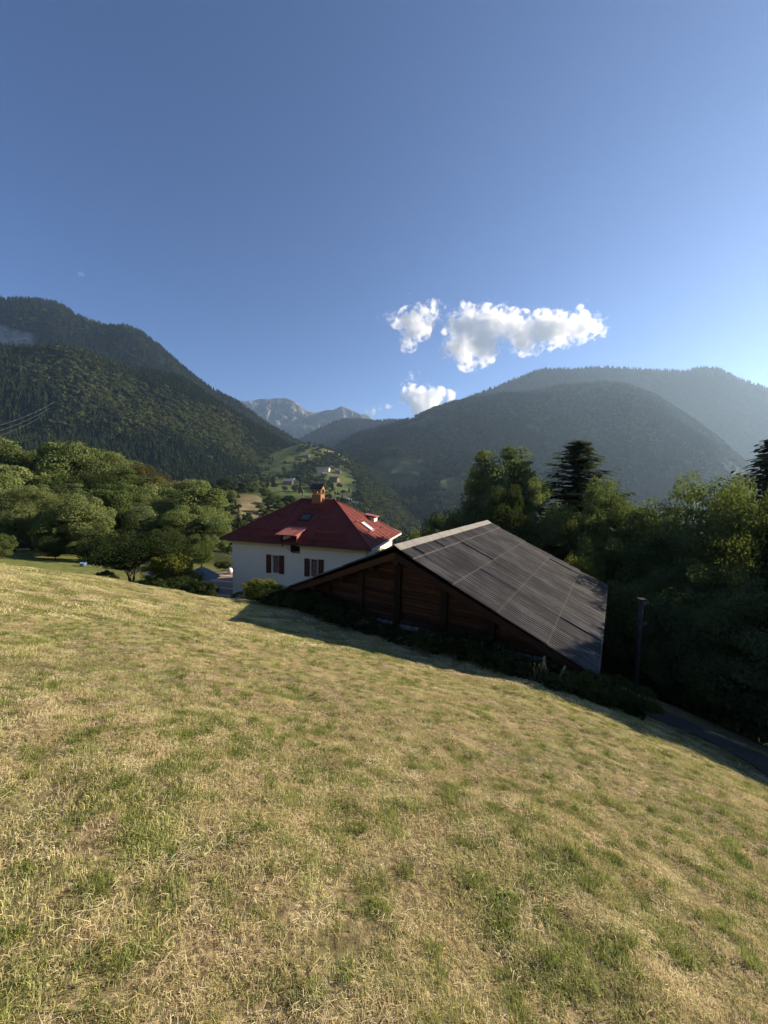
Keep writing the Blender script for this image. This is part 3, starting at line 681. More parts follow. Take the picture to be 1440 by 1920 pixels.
# cove under the eaves: quarter round all the way round, cut where the dormer door breaks through
prof = [(0.0, -0.62)] + [((OV - 0.10) * (1 - math.cos(a)), -0.62 + 0.50 * math.sin(a)) for a in np.linspace(0.15, math.pi / 2, 7)]
def cove_side(xa, xb, axis, name='cove'):
    b = MB(); n = len(prof); vs = []
    for s_ in (xa, xb):
        for o_, z in prof:
            e = o_ if abs(abs(s_) - (WX if axis in ('f', 'b') else WY)) < 1e-6 else 0
            p_ = s_ + math.copysign(e, s_)
            vs.append({'f': (p_, -WY - o_ - 0.004, z), 'b': (p_, WY + o_ + 0.004, z), 'r': (WX + o_ + 0.004, p_, z), 'l': (-WX - o_ - 0.004, p_, z)}[axis])
    b.add(vs, [(i, i + 1, n + i + 1, n + i) for i in range(n - 1)]); return b.build(name, M['cove'], H, True)
cove_side(-WX, -1.05, 'f'); cove_side(0.42, WX, 'f'); cove_side(-WX, WX, 'b'); cove_side(-WY, WY, 'r'); cove_side(-WY, WY, 'l')
# roof: four slopes with a slight bell-cast, each made of its own standing-seam sheets
def roof_z(u):   # u = horizontal distance in from the eave
    return HH * (u / HD) if u > 1.2 else HH * (u / HD) - 0.06 * math.sin(u / 1.2 * math.pi)
def slope_sheets(side):
    L = HW if side in 'fb' else HD; ridge = HR if side in 'fb' else 0.0
    run = HD if side in 'fb' else HW - HR; n = 16 if side in 'fb' else 11
    edges = np.linspace(-L, L, n + 1)
    for i in range(n):
        a, c = edges[i], edges[i + 1]; brk = [0, 0.4, 0.8, 1.2]
        def lim(x): return run if abs(x) <= ridge else run * (L - abs(x)) / (L - ridge)
        pts = sorted(set([a, c] + [q for q in (-ridge, ridge, 0.0) if a < q < c])); V = []; Fs = []
        for q in range(len(pts) - 1):
            x0, x1 = pts[q], pts[q + 1]; us = np.linspace(0, 1, 8); base = len(V)
            for k, u_ in enumerate(us):
                for x in (x0, x1):
                    u = u_ * lim(x); z = (roof_z(u) if side in 'fb' else roof_z(u * HD / (HW - HR)))
                    V.append({'f': (x, -HD + u, z), 'b': (-x, HD - u, z), 'r': (HW - u, x, z), 'l': (-HW + u, -x, z)}[side])
            Fs += [(base + 2 * k, base + 2 * k + 1, base + 2 * k + 3, base + 2 * k + 2) for k in range(7)]
        bb = MB(); bb.add(V, Fs); bb.build('roof_sheet', M['roof'], H)
        if i:   # raised seam
            u1 = lim(a) - 0.05
            if u1 > 0.4:
                def pt(u, w):
                    z = (roof_z(u) if side in 'fb' else roof_z(u * HD / (HW - HR))) + w
                    return {'f': (a, -HD + u, z), 'b': (-a, HD - u, z), 'r': (HW - u, a, z), 'l': (-HW + u, -a, z)}[side]
                s_ = MB(); s_.tube([pt(u, 0.012) for u in np.linspace(0.03, u1, 6)], 0.016, 4); s_.build('roof_seam', M['roof'], H)
for sd in 'fbrl': slope_sheets(sd)
def hip(x, y):
    s_ = MB(); q = []
    for k in np.linspace(0, 1, 9):
        u = k * HD; q.append((x * (HW - (HW - HR) * k), y * (HD - HD * k), roof_z(u) + 0.03))
    s_.tube(q, 0.05, 6); s_.build('hip_cap', M['roof_trim'], H, True)
for x, y in ((1, 1), (1, -1), (-1, 1), (-1, -1)): hip(x, y)
s_ = MB(); s_.tube([(-HR, 0, HH + .03), (HR, 0, HH + .03)], 0.06, 6); s_.build('ridge_cap', M['roof_trim'], H, True)
# eaves: fascia boards with a gutter below
for nm, m_, bx in (('fascia', 'gutter', (-HW, HW, -HD - .05, -HD - .005, -.17, -.02)), ('fascia', 'gutter', (-HW, HW, HD + .005, HD + .05, -.17, -.02)), ('fascia', 'white_metal_and_glare', (HW + .005, HW + .05, -HD, HD, -.19, -.02)), ('fascia', 'gutter', (-HW - .05, -HW - .005, -HD, HD, -.17, -.02))):
    MB().box(*bx).build(nm, M[m_], H)
MB().box(-HW + .01, HW - .01, -HD + .01, HD - .01, -.125, -.09).build('soffit', M['cove'], H)
# windows with curtains and open board shutters
def window(x0, x1, z0, z1, parent, y=-WY + 0.16, curtain=True, name='window'):
    b = MB(); w = 0.06
    b.box(x0, x0 + w, y, y + .06, z0, z1); b.box(x1 - w, x1, y, y + .06, z0, z1); b.box(x0 + w, x1 - w, y, y + .06, z0, z0 + w); b.box(x0 + w, x1 - w, y, y + .06, z1 - w, z1)
    xm = (x0 + x1) / 2; b.box(xm - .025, xm + .025, y + .002, y + .058, z0 + w, z1 - w)
    f = b.build(name, M['frame'], parent)
    MB().box(x0 + .03, x1 - .03, y + .028, y + .034, z0 + .03, z1 - .03).build('pane', M['glass'], f)
    if curtain:
        for s0, s1 in ((x0 + .05, xm - .02), (xm + .02, x1 - .05)):
            c = MB(); n = 12; vs = []
            for k in range(n + 1):
                xx = s0 + (s1 - s0) * k / n; yy = y + .0175 + .006 * math.sin(k * 2.4)
                vs += [(xx, yy, z0 + .08), (xx, yy, z1 - .08)]
            c.add(vs, [(2 * k, 2 * k + 2, 2 * k + 3, 2 * k + 1) for k in range(n)]); c.build('curtain', M['curtain'], f)
    MB().box(x0 - .06, x1 + .06, -WY - .06, -WY - .004, z0 - .06, z0 - .005).build('sill', M['plaster'], f)
    return f
for sx0, sx1, x0, x1, z0, z1 in WIN:
    window(x0, x1, z0, z1, H)
    for a, c in ((sx0, sx0 + .50), (sx1 - .50, sx1)):
        b = MB(); n = 4
        for k in range(n): b.box(a + (c - a) * k / n + .004, a + (c - a) * (k + 1) / n - .004, -WY - .055, -WY - .02, z0 - .04, z1 + .04)
        for zz in (z0 + .22, z1 - .22): b.box(a + .01, c - .01, -WY - .075, -WY - .057, zz - .05, zz + .05)
        sh = b.build('shutter', M['shutter'], H)
        hx = c if a == sx0 else a
        MB().box(hx - .03, hx + .03, -WY - .02, -WY - .002, (z0 + z1) / 2 - .03, (z0 + z1) / 2 + .03).build('hinge', M['wood_dark'], sh)
for x0, x1, z0, z1 in LOW: window(x0, x1, z0, z1, H, curtain=False)
# dormer with pent roof over a loft hatch in the garden front
DX0, DX1 = -1.05, 0.42
dm = MB().hexa([(DX0 - .42, -HD - .15, .62), (DX1 + .02, -HD - .15, .62), (DX1 + .30, -3.05, 1.20), (DX0 - .12, -3.05, 1.20), (DX0 - .42, -HD - .15, .68), (DX1 + .02, -HD - .15, .68), (DX1 + .30, -3.05, 1.26), (DX0 - .12, -3.05, 1.26)]).build('dormer_roof', M['dormer_tin'], H)
for x in (DX0 + .25, DX0 + .62, DX0 + .98):
    MB().bar((x - .25, -HD - .15, .69), (x + .03, -3.1, 1.27), .03, .02).build('seam', M['dormer_tin'], dm)
for x in (DX0, DX1):
    MB().prism([(x - .03, -HD + .1, -.05), (x - .03, -HD + .1, .66), (x - .03, -3.2, 1.17), (x - .03, -3.6, 1.08)], (.06, 0, 0)).build('cheek', M['dormer_tin'] if x > 0 else M['roof'], dm)
b = MB(); b.box(DX0 + .05, DX1 - .05, -WY + .35, -WY + .40, -.90, .62); b.build('hatch_back', M['wood_dark'], dm)
b = MB(); b.box(DX0 + .03, DX0 + .10, -WY - .5, -WY + .3, -.4, .60); b.box(-.42, -.35, -WY - .10, -WY + .3, -.9, .60); b.box(DX1 - .10, DX1 - .035, -WY - .5, -WY + .3, -.10, .60); b.build('hatch_frame', M['wood_dark'], dm)
b = MB(); b.hexa([(DX0 + .12, -WY - .45, -.30), (-.44, -WY - .12, -.88), (-.44, -WY - .08, -.88), (DX0 + .12, -WY - .40, -.30), (DX0 + .12, -WY - .45, .50), (-.44, -WY - .12, .50), (-.44, -WY - .08, .50), (DX0 + .12, -WY - .40, .50)]); b.build('hatch_leaf', M['white_metal_and_glare'], dm)
MB().box(-.36, .42, -WY - .05, -WY + .02, -.97, -.902).build('hatch_sill', M['wood_dark'], dm)
# skylights
def skylight(c, u, w, n, du, dw, tilt=0.0, name='skylight', fm='wood_dark'):
    c, u, w, n = map(Vector, (c, u, w, n)); b = MB()
    def rect(a0, a1, b0, b1, h0, h1): return [c + u * a + w * q + n * h for h in (h0, h1) for a, q in ((a0, b0), (a1, b0), (a1, b1), (a0, b1))]
    e = .07
    for a0, a1, b0, b1 in ((-du, du, -dw, -dw + e), (-du, du, dw - e, dw), (-du, -du + e, -dw + e, dw - e), (du - e, du, -dw + e, dw - e)): b.hexa(rect(a0, a1, b0, b1, -.02, .10))
    f = b.build(name, M[fm], H); p = MB(); p.hexa(rect(-du + .05, du - .05, -dw + .05, dw - .05, .04, .07)); p.build('pane', M['sky_glass'] if fm != 'white_metal_and_glare' else M['white_metal_and_glare'], f); return f  # in a white frame the pane colour imitates bright sky mirrored in glass
sl = math.atan2(HH, HD); fu, fw, fn = (1, 0, 0), (0, math.cos(sl), math.sin(sl)), (0, -math.sin(sl), math.cos(sl))
sr = math.atan2(HH, HW - HR); ru, rw, rn = (0, 1, 0), (-math.cos(sr), 0, math.sin(sr)), (math.sin(sr), 0, math.cos(sr))
skylight((-.12, -2.35, HH * (HD - 2.35) / HD), fu, fw, fn, .50, .48)
skylight((5.25, -.80, HH * (HW - 5.25) / (HW - HR)), ru, rw, rn, .40, .62, fm='white_metal_and_glare')
# snow rails on brackets
def rail(side, a0, a1, inward, mat='roof'):
    b = MB(); z = HH * (inward / HD if side == 'f' else inward / (HW - HR))
    if side == 'f': P0, P1, up = Vector((a0, -HD + inward, z)), Vector((a1, -HD + inward, z)), Vector(fn)
    else: P0, P1, up = Vector((HW - inward, a0, z)), Vector((HW - inward, a1, z)), Vector(rn)
    b.bar(P0 + up * .17, P1 + up * .17, .05, .05); b.bar(P0 + up * .09, P1 + up * .09, .03, .03)
    n = max(2, int((P1 - P0).length / 1.0) + 1)
    for k in range(n): q = P0.lerp(P1, (k + .15) / (n - .7)); b.bar(q - up * .02, q + up * .2, .05, .03)
    b.build('snow_rail', M[mat], H)
rail('f', -5.6, -1.9, .43); rail('f', .75, 4.95, .37); rail('f', -5.0, -1.9, 1.2); rail('f', 1.5, 4.3, 1.2); rail('f', -3.1, -2.0, 2.95); rail('f', 1.5, 2.6, 2.9); rail('f', -1.1, .95, 4.0)
rail('r', -2.0, .1, 2.55, 'roof_trim'); rail('r', -2.1, 1.3, 1.3, 'roof_trim'); rail('r', -2.0, 1.7, .35, 'roof_trim'); rail('r', 1.6, 2.6, 1.25)
# dormer at the far end of the right slope
MB().hexa([(3.9, 2.0, 1.95), (5.2, 2.0, 1.75), (5.2, 3.3, 1.75), (3.9, 3.3, 1.95), (3.9, 2.0, 2.05), (5.2, 2.0, 1.85), (5.2, 3.3, 1.85), (3.9, 3.3, 2.05)]).build('dormer_roof', M['dormer_tin'], H)
MB().box(4.4, 5.0, 2.1, 3.2, 1.0, 1.74).build('dormer_wall', M['plaster'], H)
# chimney: rendered stack with a little tiled hood on four piers
ch = MB().box(-.42, .48, -.55, .35, 2.6, 3.95).build('chimney', M['chimney'], H)
for x, y in ((-.42, -.55), (.32, -.55), (-.42, .19), (.32, .19), (-.05, -.55), (-.05, .19)): MB().box(x, x + .16, y, y + .16, 4.05, 4.42).build('pier', M['chimney'], ch)
MB().box(-.46, .52, -.59, .39, 4.42, 4.50).build('slab', M['chimney'], ch)
MB().prism([(.53, -.59, 4.50), (.53, .39, 4.50), (.53, -.10, 4.86)], (-.99, 0, 0)).build('gable', M['chimney'], ch)
for s2 in (-1, 1):
    for k in range(5):
        x = -.60 + k * .25; MB().hexa([(x, -.10 + s2 * .60, 4.44), (x + .24, -.10 + s2 * .60, 4.44), (x + .24, -.10 + s2 * .02, 4.885), (x, -.10 + s2 * .02, 4.885), (x, -.10 + s2 * .60, 4.50), (x + .24, -.10 + s2 * .60, 4.50), (x + .24, -.10 + s2 * .02, 4.945), (x, -.10 + s2 * .02, 4.945)]).build('hood_tile', M['chimney_top'], ch)
MB().prism([(.48, -.50, 3.10), (.48, .30, 3.10), (.48, -.10, 3.62)], (.16, 0, 0)).build('cricket', M['chimney'], ch)
for x in (-HR, HR):
    b = MB(); b.lathe([(.10, 0), (.06, .12), (.035, .2), (.03, .55), (.10, .62), (.12, .70), (.09, .79), (.03, .84), (.02, 1.0), (.002, 1.06)], 10, (x, 0, HH + .02)); b.build('finial', M['gutter'], H, True)
MB().tube([(WX + .10, WY - .3, -.5), (WX + .10, WY - .3, BASE)], .045, 8).build('downpipe', M['gutter'], H, True)

# ------------------------------------------------------------------ barn
BAZ = R(31.1); BP = Vector((0.364, 13.0, -2.431 + CAM_Z)); BL, BW, BH = 11.10, 6.292, 2.652
barn = empty('barn', (BP.x, BP.y, BP.z), -BAZ); tag(barn, 'dark timber barn with corrugated grey roof below the meadow', 'barn')
B = barn; bs = math.atan2(BH, BW); BSL = math.hypot(BW, BH)
def sheet_mat():
    t = NT('fibre_cement'); v = t.coord('Object'); r = t.rand(); p = t.mapping(t.pos(), (1, 1, 1), (0, 0, BAZ))
    st = t.noise(t.mapping(p, (0.30, 9.0, 0.8)), 1.0, 6, 0.7); n = t.noise(p, 0.7, 5, 0.65); f = t.noise(v, 14, 5, 0.7)
    c = t.ramp(t.math('ADD', t.math('MULTIPLY', st, 0.6), t.math('MULTIPLY', n, 0.4)), [(0.34, (0.021, 0.0205, 0.0218)), (0.50, (0.050, 0.0480, 0.0485)), (0.62, (0.125, 0.119, 0.114))])
    c = t.mix(t.math('MULTIPLY', t.ramp(f, [(0.55, (0, 0, 0)), (0.8, (1, 1, 1))]), 0.2), c, (0.12, 0.118, 0.115, 1))
    sx = t.n('ShaderNodeSeparateXYZ'); t.l(v, sx.inputs[0]); lap = t.math('COMPARE', sx.outputs[0], 0.0, 0.055)
    lap = t.math('MULTIPLY', lap, t.math('MULTIPLY_ADD', r, 1.1, 0.4)); c = t.mix(t.math('MULTIPLY', lap, st), c, (0.30, 0.285, 0.265, 1))
    k = t.math('MULTIPLY_ADD', r, 0.30, 0.85); kk = t.n('ShaderNodeCombineColor'); [t.l(k, kk.inputs[i]) for i in range(3)]
    c = t.mix(1.0, c, kk.outputs[0], 'MULTIPLY')
    c = t.mix(t.attr('lip'), c, (0.26, 0.245, 0.22, 1))      # paler lower end of each sheet
    return t.done(t.principled(c, 0.85, 0, t.bump(f, 0.25, 0.01), 0.2))
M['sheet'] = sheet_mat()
def wood(name, a, c):
    t = NT(name); v = t.coord('Object'); n = t.noise(t.mapping(v, (0.9, 9, 9)), 2.2, 6, 0.7, 0.4); f = t.noise(v, 3, 4)
    cc = t.ramp(t.math('ADD', t.math('MULTIPLY', n, .7), t.math('MULTIPLY', f, .3)), [(0.32, a), (0.68, c)])
    k = t.math('MULTIPLY_ADD', t.rand(), 0.9, 0.55); kk = t.n('ShaderNodeCombineColor'); [t.l(k, kk.inputs[i]) for i in range(3)]
    return t.done(t.principled(t.mix(1.0, cc, kk.outputs[0], 'MULTIPLY'), 0.85, 0, t.bump(n, 0.5, 0.02), 0.2))
M['plank'] = wood('weathered_plank', (0.022, 0.011, 0.006), (0.075, 0.037, 0.017))
M['post'] = wood('dark_post', (0.016, 0.010, 0.007), (0.045, 0.025, 0.014))
M['barge'] = wood('barge_board', (0.05, 0.026, 0.014), (0.13, 0.066, 0.034))
M['stone'] = mat_plain('rubble_stone', (0.20, 0.19, 0.175), 0.95, var=0.3, scale=5, bump=0.7)
M['old_wood'] = mat_plain('bleached_wood', (0.24, 0.21, 0.16), 0.9, var=0.25, scale=8, bump=0.5)
M['ridge'] = mat_plain('ridge_cement', (0.26, 0.245, 0.215), 0.85, var=0.15, scale=3)
NCOL = 12; SWD = BL / NCOL; CORR = 6; ROW = [0.0, 0.085, 0.314, 0.542, 0.770, 1.0]
def sheet_mesh(length, name):
    n = CORR * 4; V = []; a = 0.027; m = n + 3                 # half a corrugation of side lap
    for y, dz in ((0.0, 0), (length - .045, 0), (length - .041, 0), (length, 0), (length + .001, 0), (length + .001, -.03)):
        for i in range(m): V.append((i / n * SWD, y, a * math.cos(i / 4 * 2 * math.pi) + (0.006 if i >= n else 0) + dz))
    Fc = [(k * m + i, k * m + i + 1, (k + 1) * m + i + 1, (k + 1) * m + i) for k in (0, 1, 2, 4) for i in range(m - 1)]
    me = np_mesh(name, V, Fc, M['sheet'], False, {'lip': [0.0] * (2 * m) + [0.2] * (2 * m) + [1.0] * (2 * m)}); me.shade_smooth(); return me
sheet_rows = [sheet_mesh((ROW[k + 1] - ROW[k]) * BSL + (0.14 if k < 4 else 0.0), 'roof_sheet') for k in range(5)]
rj = random.Random(4)
for side in (1, -1):
    for k in range(4, -1, -1):
        for j in range(NCOL):
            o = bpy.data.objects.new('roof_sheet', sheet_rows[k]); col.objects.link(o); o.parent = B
            # local frame: x along ridge (+Y of barn), y down the slope, z out of the roof
            down = Vector((side * math.cos(bs), 0, -math.sin(bs))); up = Vector((side * math.sin(bs), 0, math.cos(bs))); al = Vector((0, 1, 0))
            y0 = j * SWD
            if side < 0: al = Vector((0, -1, 0)); y0 = (j + 1) * SWD
            m = Matrix((al, down, up)).transposed().to_4x4()
            lift = 0.03 + (4 - k) * 0.036 + (0.004 if j % 2 else 0)
            m.translation = Vector((0, y0, 0)) + down * (ROW[k] * BSL + 0.02) + up * (lift + rj.uniform(-.004, .004))
            m = m @ Matrix.Rotation(-math.radians(0.45 if k < 4 else 0.15), 4, 'X') @ Matrix.Rotation(R(rj.uniform(-.12, .12)), 4, 'Z')
            o.matrix_local = m
for j in range(9):
    y0 = j * BL / 9; b = MB(); w = .26
    b.prism([(-w, y0, -w * .42 + .10), (0, y0, .14), (w, y0, -w * .42 + .10), (w, y0, -w * .42 + .118), (0, y0, .165), (-w, y0, -w * .42 + .118)], (0, BL / 9 + .04, 0))
    o = b.build('ridge_tile', M['ridge'], B); o.location.z = .10 + (j % 2) * .006
# roof carcass
b = MB(); 
for side in (1, -1):
    d = Vector((side * math.cos(bs), 0, -math.sin(bs)))
    for yy in (0.05, BL - .13):
        bb = MB(); p0 = Vector((0, yy, -.02)); p1 = p0 + d * (BSL - .05); dz = Vector((0, 0, -.23))
        bb.hexa([p0 + dz, p1 + dz, p1 + dz + Vector((0, .08, 0)), p0 + dz + Vector((0, .08, 0)), p0, p1, p1 + Vector((0, .08, 0)), p0 + Vector((0, .08, 0))]); bb.build('barge_board', M['barge'] if side < 0 else M['post'], B)
    for k, s_ in enumerate((1.1, 2.6, 4.1, 5.7)):
        q = d * s_ + Vector((0, 0, -.30)); bb = MB(); bb.tube([q + Vector((0, .14, 0)), q + Vector((0, BL - .14, 0))], .115, 9); bb.build('purlin', M['post'], B)
    b = MB(); q0 = d * .1 + Vector((0, .14, -.05)); q1 = d * (BSL - .12) + Vector((0, .14, -.05)); v = Vector((0, BL - .28, 0)); dz = Vector((0, 0, -.05))
    b.hexa([q0 + dz, q1 + dz, q1 + dz + v, q0 + dz + v, q0, q1, q1 + v, q0 + v]); b.build('roof_deck', M['post'], B)
MB().tube([(0, .14, -.36), (0, BL - .14, -.36)], .13, 9).build('ridge_beam', M['post'], B)
# gable wall: boards between posts, cut to the roof line
WALLY = 0.62; ZB = -2.52; POSTS = [-4.9, -3.3, -1.72, -.10, 1.68, 3.3, 4.9]
for x in POSTS:
    top = -abs(x) * BH / BW - .28
    if top > ZB + .1:
        b = MB(); b.box(x - .12, x + .12, WALLY - .13, WALLY + .06, ZB - (.32 if abs(x) < 3 else .1), top); bevel(b.build('post', M['post'], B), .015)
rp = random.Random(11); rowh = .135; nrow = int((-ZB - .2) / rowh)
cuts = [-5.6] + POSTS + [5.6]
for i in range(nrow):
    z0 = ZB + i * rowh; z1 = z0 + rowh - .012
    half = (-(z0 + rowh * .5) - .20) / (BH / BW)
    if half < .25: continue
    for q in range(len(cuts) - 1):
        a, c = max(cuts[q] + .02, -half), min(cuts[q + 1] - .02, half)
        if c - a < .15: continue
        y = WALLY + rp.uniform(-.014, .014); sag = rp.uniform(-.012, .012)
        b = MB(); b.hexa([(a, y, z0), (c, y, z0 + sag), (c, y + .04, z0 + sag), (a, y + .04, z0), (a, y + rp.uniform(0, .012), z1), (c, y + rp.uniform(0, .012), z1 + sag), (c, y + .04, z1 + sag), (a, y + .04, z1)]); b.build('plank', M['plank'], B)
# backing so that daylight does not pass between boards, other walls, sill beam
b = MB(); b.prism([(-5.6, WALLY + .07, ZB), (5.6, WALLY + .07, ZB), (0, WALLY + .07, -.25)], (0, .05, 0)); b.build('inner_lining', M['post'], B)
b = MB(); b.box(-5.7, 5.7, WALLY - .06, WALLY + .12, ZB - .16, ZB - .004); bevel(b.build('sill_beam', M['post'], B), .02)
for side in (-1, 1):
    b = MB(); b.box(side * 5.55 - .06, side * 5.55 + .06, WALLY + .13, BL - .6, -8.2, -5.6 * BH / BW - .1); b.build('side_wall', M['plank'], B)
b = MB(); b.prism([(-5.6, BL - .6, -7.8), (5.6, BL - .6, -8.4), (5.6, BL - .6, -2.5), (0, BL - .6, -.25), (-5.6, BL - .6, -2.5)], (0, .08, 0)); b.build('end_wall', M['plank'], B)
# rubble footing under the gable, each stone its own block
rq = random.Random(5); z_top = ZB - .17
def stone(x, z, w, h, parent):
    b = bmesh.new(); bmesh.ops.create_cube(b, size=1.0); bmesh.ops.bevel(b, geom=b.edges[:], offset=.22, segments=1, affect='EDGES')
    for v in b.verts: v.co += Vector((rq.uniform(-.07, .07), rq.uniform(-.07, .07), rq.uniform(-.07, .07)))
    for v in b.verts: v.co = Vector((v.co.x * w, v.co.y * .34, v.co.z * h))
    me = bpy.data.meshes.new('stone'); b.to_mesh(me); b.free(); me.materials.append(M['stone'])
    o = link('stone', me, None, parent); o.location = (x, WALLY + .06 + rq.uniform(-.03, .05), z); return o
for r_ in range(4):
    x = -5.6 + rq.uniform(0, .2); hh = .22
    while x < 5.6:
        w = rq.uniform(.22, .48); stone(x + w / 2, z_top - .11 - r_ * .215, w, hh, B); x += w * .97
MB().box(-5.65, 5.65, WALLY + .12, WALLY + .3, ZB - 2.6, z_top - .01).build('footing', M['stone'], B)
# ------------------------------------------------------------------ trees
def leaf_quads(P, Nn, size, rs, aspect=0.6, jit=0.75):
    n = len(P); nn = Nn + rs.normal(size=(n, 3)) * jit; nn /= np.linalg.norm(nn, axis=1, keepdims=True) + 1e-9
    u = np.cross(nn, rs.normal(size=(n, 3))); u /= np.linalg.norm(u, axis=1, keepdims=True) + 1e-9; w = np.cross(nn, u)
    s = (size * rs.uniform(0.65, 1.3, n))[:, None]
    return np.stack([P - u * s * .5, P + w * s * aspect * .5 + u * s * .05, P + u * s * .5, P - w * s * aspect * .5 + u * s * .05], 1).reshape(-1, 3)
def limb_path(a, c, rs, n=5, sag=0.12):
    a, c = Vector(a), Vector(c); L = (c - a).length; mid = a.lerp(c, .5) + Vector((rs.normal() * .08, rs.normal() * .08, rs.normal() * .05 + sag)) * L
    return [(a * (1 - t) ** 2 + mid * 2 * t * (1 - t) + c * t * t) for t in np.linspace(0, 1, n)]
def broadleaf(seed, cb=0.22, rx=0.32, clusters=46, leaves=9000, leaf=0.028, top=1.0, fork=1, pointy=0.0, cl=(0.075, 0.14), droop=0.0):
    """unit-height tree: (trunk mesh, crown vertices)"""
    rs = np.random.RandomState(seed); zc = (cb + top) / 2; rz = (top - cb) / 2
    cen = []
    for k in range(clusters):
        d = rs.normal(size=3); d /= np.linalg.norm(d); q = rs.uniform(0.45, 0.92) ** 0.6
        z = d[2] * q; wr = rx * (1 - pointy * clip01(0.5 + 0.5 * z)) * (1 - 0.25 * max(0, -z))
        c = np.array([d[0] * q * wr, d[1] * q * wr, zc + z * rz * 0.86])
        c += rs.normal(size=3) * 0.02
        cen.append((c, rs.uniform(*cl) * (0.75 if z > .6 else 1.0)))
    P, Nn = [], []
    per = leaves // clusters
    for c, r in cen:
        d = rs.normal(size=(per, 3)); d /= np.linalg.norm(d, axis=1, keepdims=True)
        d[:, 2] = np.where(d[:, 2] < -.35, d[:, 2] * .5, d[:, 2])
        rad = r * np.where(rs.rand(per) < .75, rs.uniform(0.78, 1.06, per), rs.uniform(0.3, 1.2, per))
        p = c + d * rad[:, None] * np.array([1.08, 1.08, 0.92]); p[:, 2] -= droop * rs.rand(per) * r
        P.append(p); Nn.append(d + np.array([0, 0, .12]))
    P = np.concatenate(P); Nn = np.concatenate(Nn); P[:, 2] = np.maximum(P[:, 2], 0.015)
    V = leaf_quads(P, Nn, leaf, rs)
    crown = (V, np.arange(len(V)).reshape(-1, 4))
    b = MB(); r0 = 0.022; ht = cb + (top - cb) * 0.62
    stems = [((0, 0, -.03), (rs.normal() * .02, rs.normal() * .02, ht), r0)] if fork == 1 else [((0, 0, -.03), (-.10, .02, cb + .25), r0), ((.012, 0, -.03), (.09, -.03, cb + .3), r0 * .8)]
    paths = []
    for a, c, r in stems:
        p = limb_path(a, c, rs, 7, 0.0); paths.append(p); b.tube(p, [r * (1.25 if i == 0 else 1 - .11 * i) for i in range(7)], 8)
    for c, r in sorted(cen, key=lambda q: rs.rand())[:16]:
        st = paths[rs.randint(len(paths))]; i = min(5, max(2, int(clip01((c[2] - cb * .6) / (ht + .01)) * 5)))
        p = limb_path(st[i], c, rs, 5); rr = r0 * .42 * (1 - .08 * i); b.tube(p, [rr, rr * .8, rr * .6, rr * .4, rr * .2], 5)
    return b.mesh('trunk', M['bark'], True), crown
TREES = {}
def crown_mesh(kind, mat):
    tr, (V, Fq), cache = TREES[kind]
    if 'm' not in cache: cache['m'] = np_mesh('crown', V, Fq, M['leaf_mid'])
    return cache['m']
def reg(kind, **kw): tr, cr = broadleaf(**kw); TREES[kind] = (tr, cr, {})
reg('round_a', seed=1, cb=0.10, rx=0.36, clusters=26, leaves=26000, leaf=0.024, cl=(0.10, .165))
reg('round_b', seed=2, cb=0.08, rx=0.40, clusters=30, leaves=28000, leaf=0.024, cl=(0.10, .165))
reg('round_c', seed=3, cb=0.08, rx=0.33, clusters=28, leaves=24000, leaf=0.025, pointy=.35, cl=(0.085, .15))
reg('oak', seed=4, cb=0.08, rx=0.44, clusters=64, leaves=42000, leaf=0.0135, cl=(0.07, .145))
reg('tall', seed=5, cb=0.10, rx=0.22, clusters=70, leaves=34000, leaf=0.0125, pointy=.55, cl=(0.045, .095))
reg('ash', seed=6, cb=0.14, rx=0.36, clusters=60, leaves=38000, leaf=0.0130, cl=(0.05, .12))
reg('apple', seed=7, cb=0.30, rx=0.56, clusters=46, leaves=20000, leaf=0.026, fork=2, cl=(0.12, .20))
reg('shrub', seed=8, cb=0.02, rx=0.52, clusters=44, leaves=22000, leaf=0.030, cl=(0.11, .22))
reg('spiky_shrub', seed=9, cb=0.02, rx=0.55, clusters=70, leaves=14000, leaf=0.040, cl=(0.06, .15))
reg('weed', seed=10, cb=0.02, rx=0.60, clusters=60, leaves=9000, leaf=0.045, cl=(0.06, .16), droop=.4)
reg('weed_b', seed=12, cb=0.02, rx=0.70, clusters=54, leaves=9000, leaf=0.042, cl=(0.05, .15), droop=.4)
def spruce(seed, branches=330, width=0.24, base=0.04):
    rs = np.random.RandomState(seed); Q = []
    b = MB(); b.tube([(0, 0, -.02), (0, 0, .5), (0, 0, .995)], [.014, .009, .0015], 7)
    for k in range(branches):
        z = base + (1 - base) * (k / branches) ** 1.12; g = (z - base) / (1 - base)
        L = (width * (1 - g) ** 0.85 + 0.008) * rs.uniform(0.55, 1.15); a = k * 2.39996 + rs.normal() * .35
        dr = np.array([math.cos(a), math.sin(a), 0]); sd = np.array([-math.sin(a), math.cos(a), 0])
        rise = 0.35 * g - 0.05; m = max(6, int(L / 0.0075))
        for i in range(m):
            f = (i + .5) / m; c = np.array([0, 0, z]) + dr * L * f + np.array([0, 0, L * (rise * f - 0.38 * math.sin(f * 2.0) * (1 - g * .7) + .16 * f * f)])
            for sgn in (-1, 1):
                w = L * 0.24 * (1 - .7 * f) * rs.uniform(.5, 1.3) + .007; h = 0.0050 * rs.uniform(.7, 1.4)
                tip = c + sd * sgn * w + dr * w * .6 + np.array([0, 0, -w * rs.uniform(.3, 1.1)])
                Q += [c - dr * h, tip - dr * h * .3, tip + dr * h * .3 + [0, 0, -.002], c + dr * h + [0, 0, -h]]
    V = np.array(Q); TREES['spruce%d' % seed] = (b.mesh('trunk', M['bark']), (V, np.arange(len(V)).reshape(-1, 4)), {})
spruce(1); spruce(2, 200, 0.19)
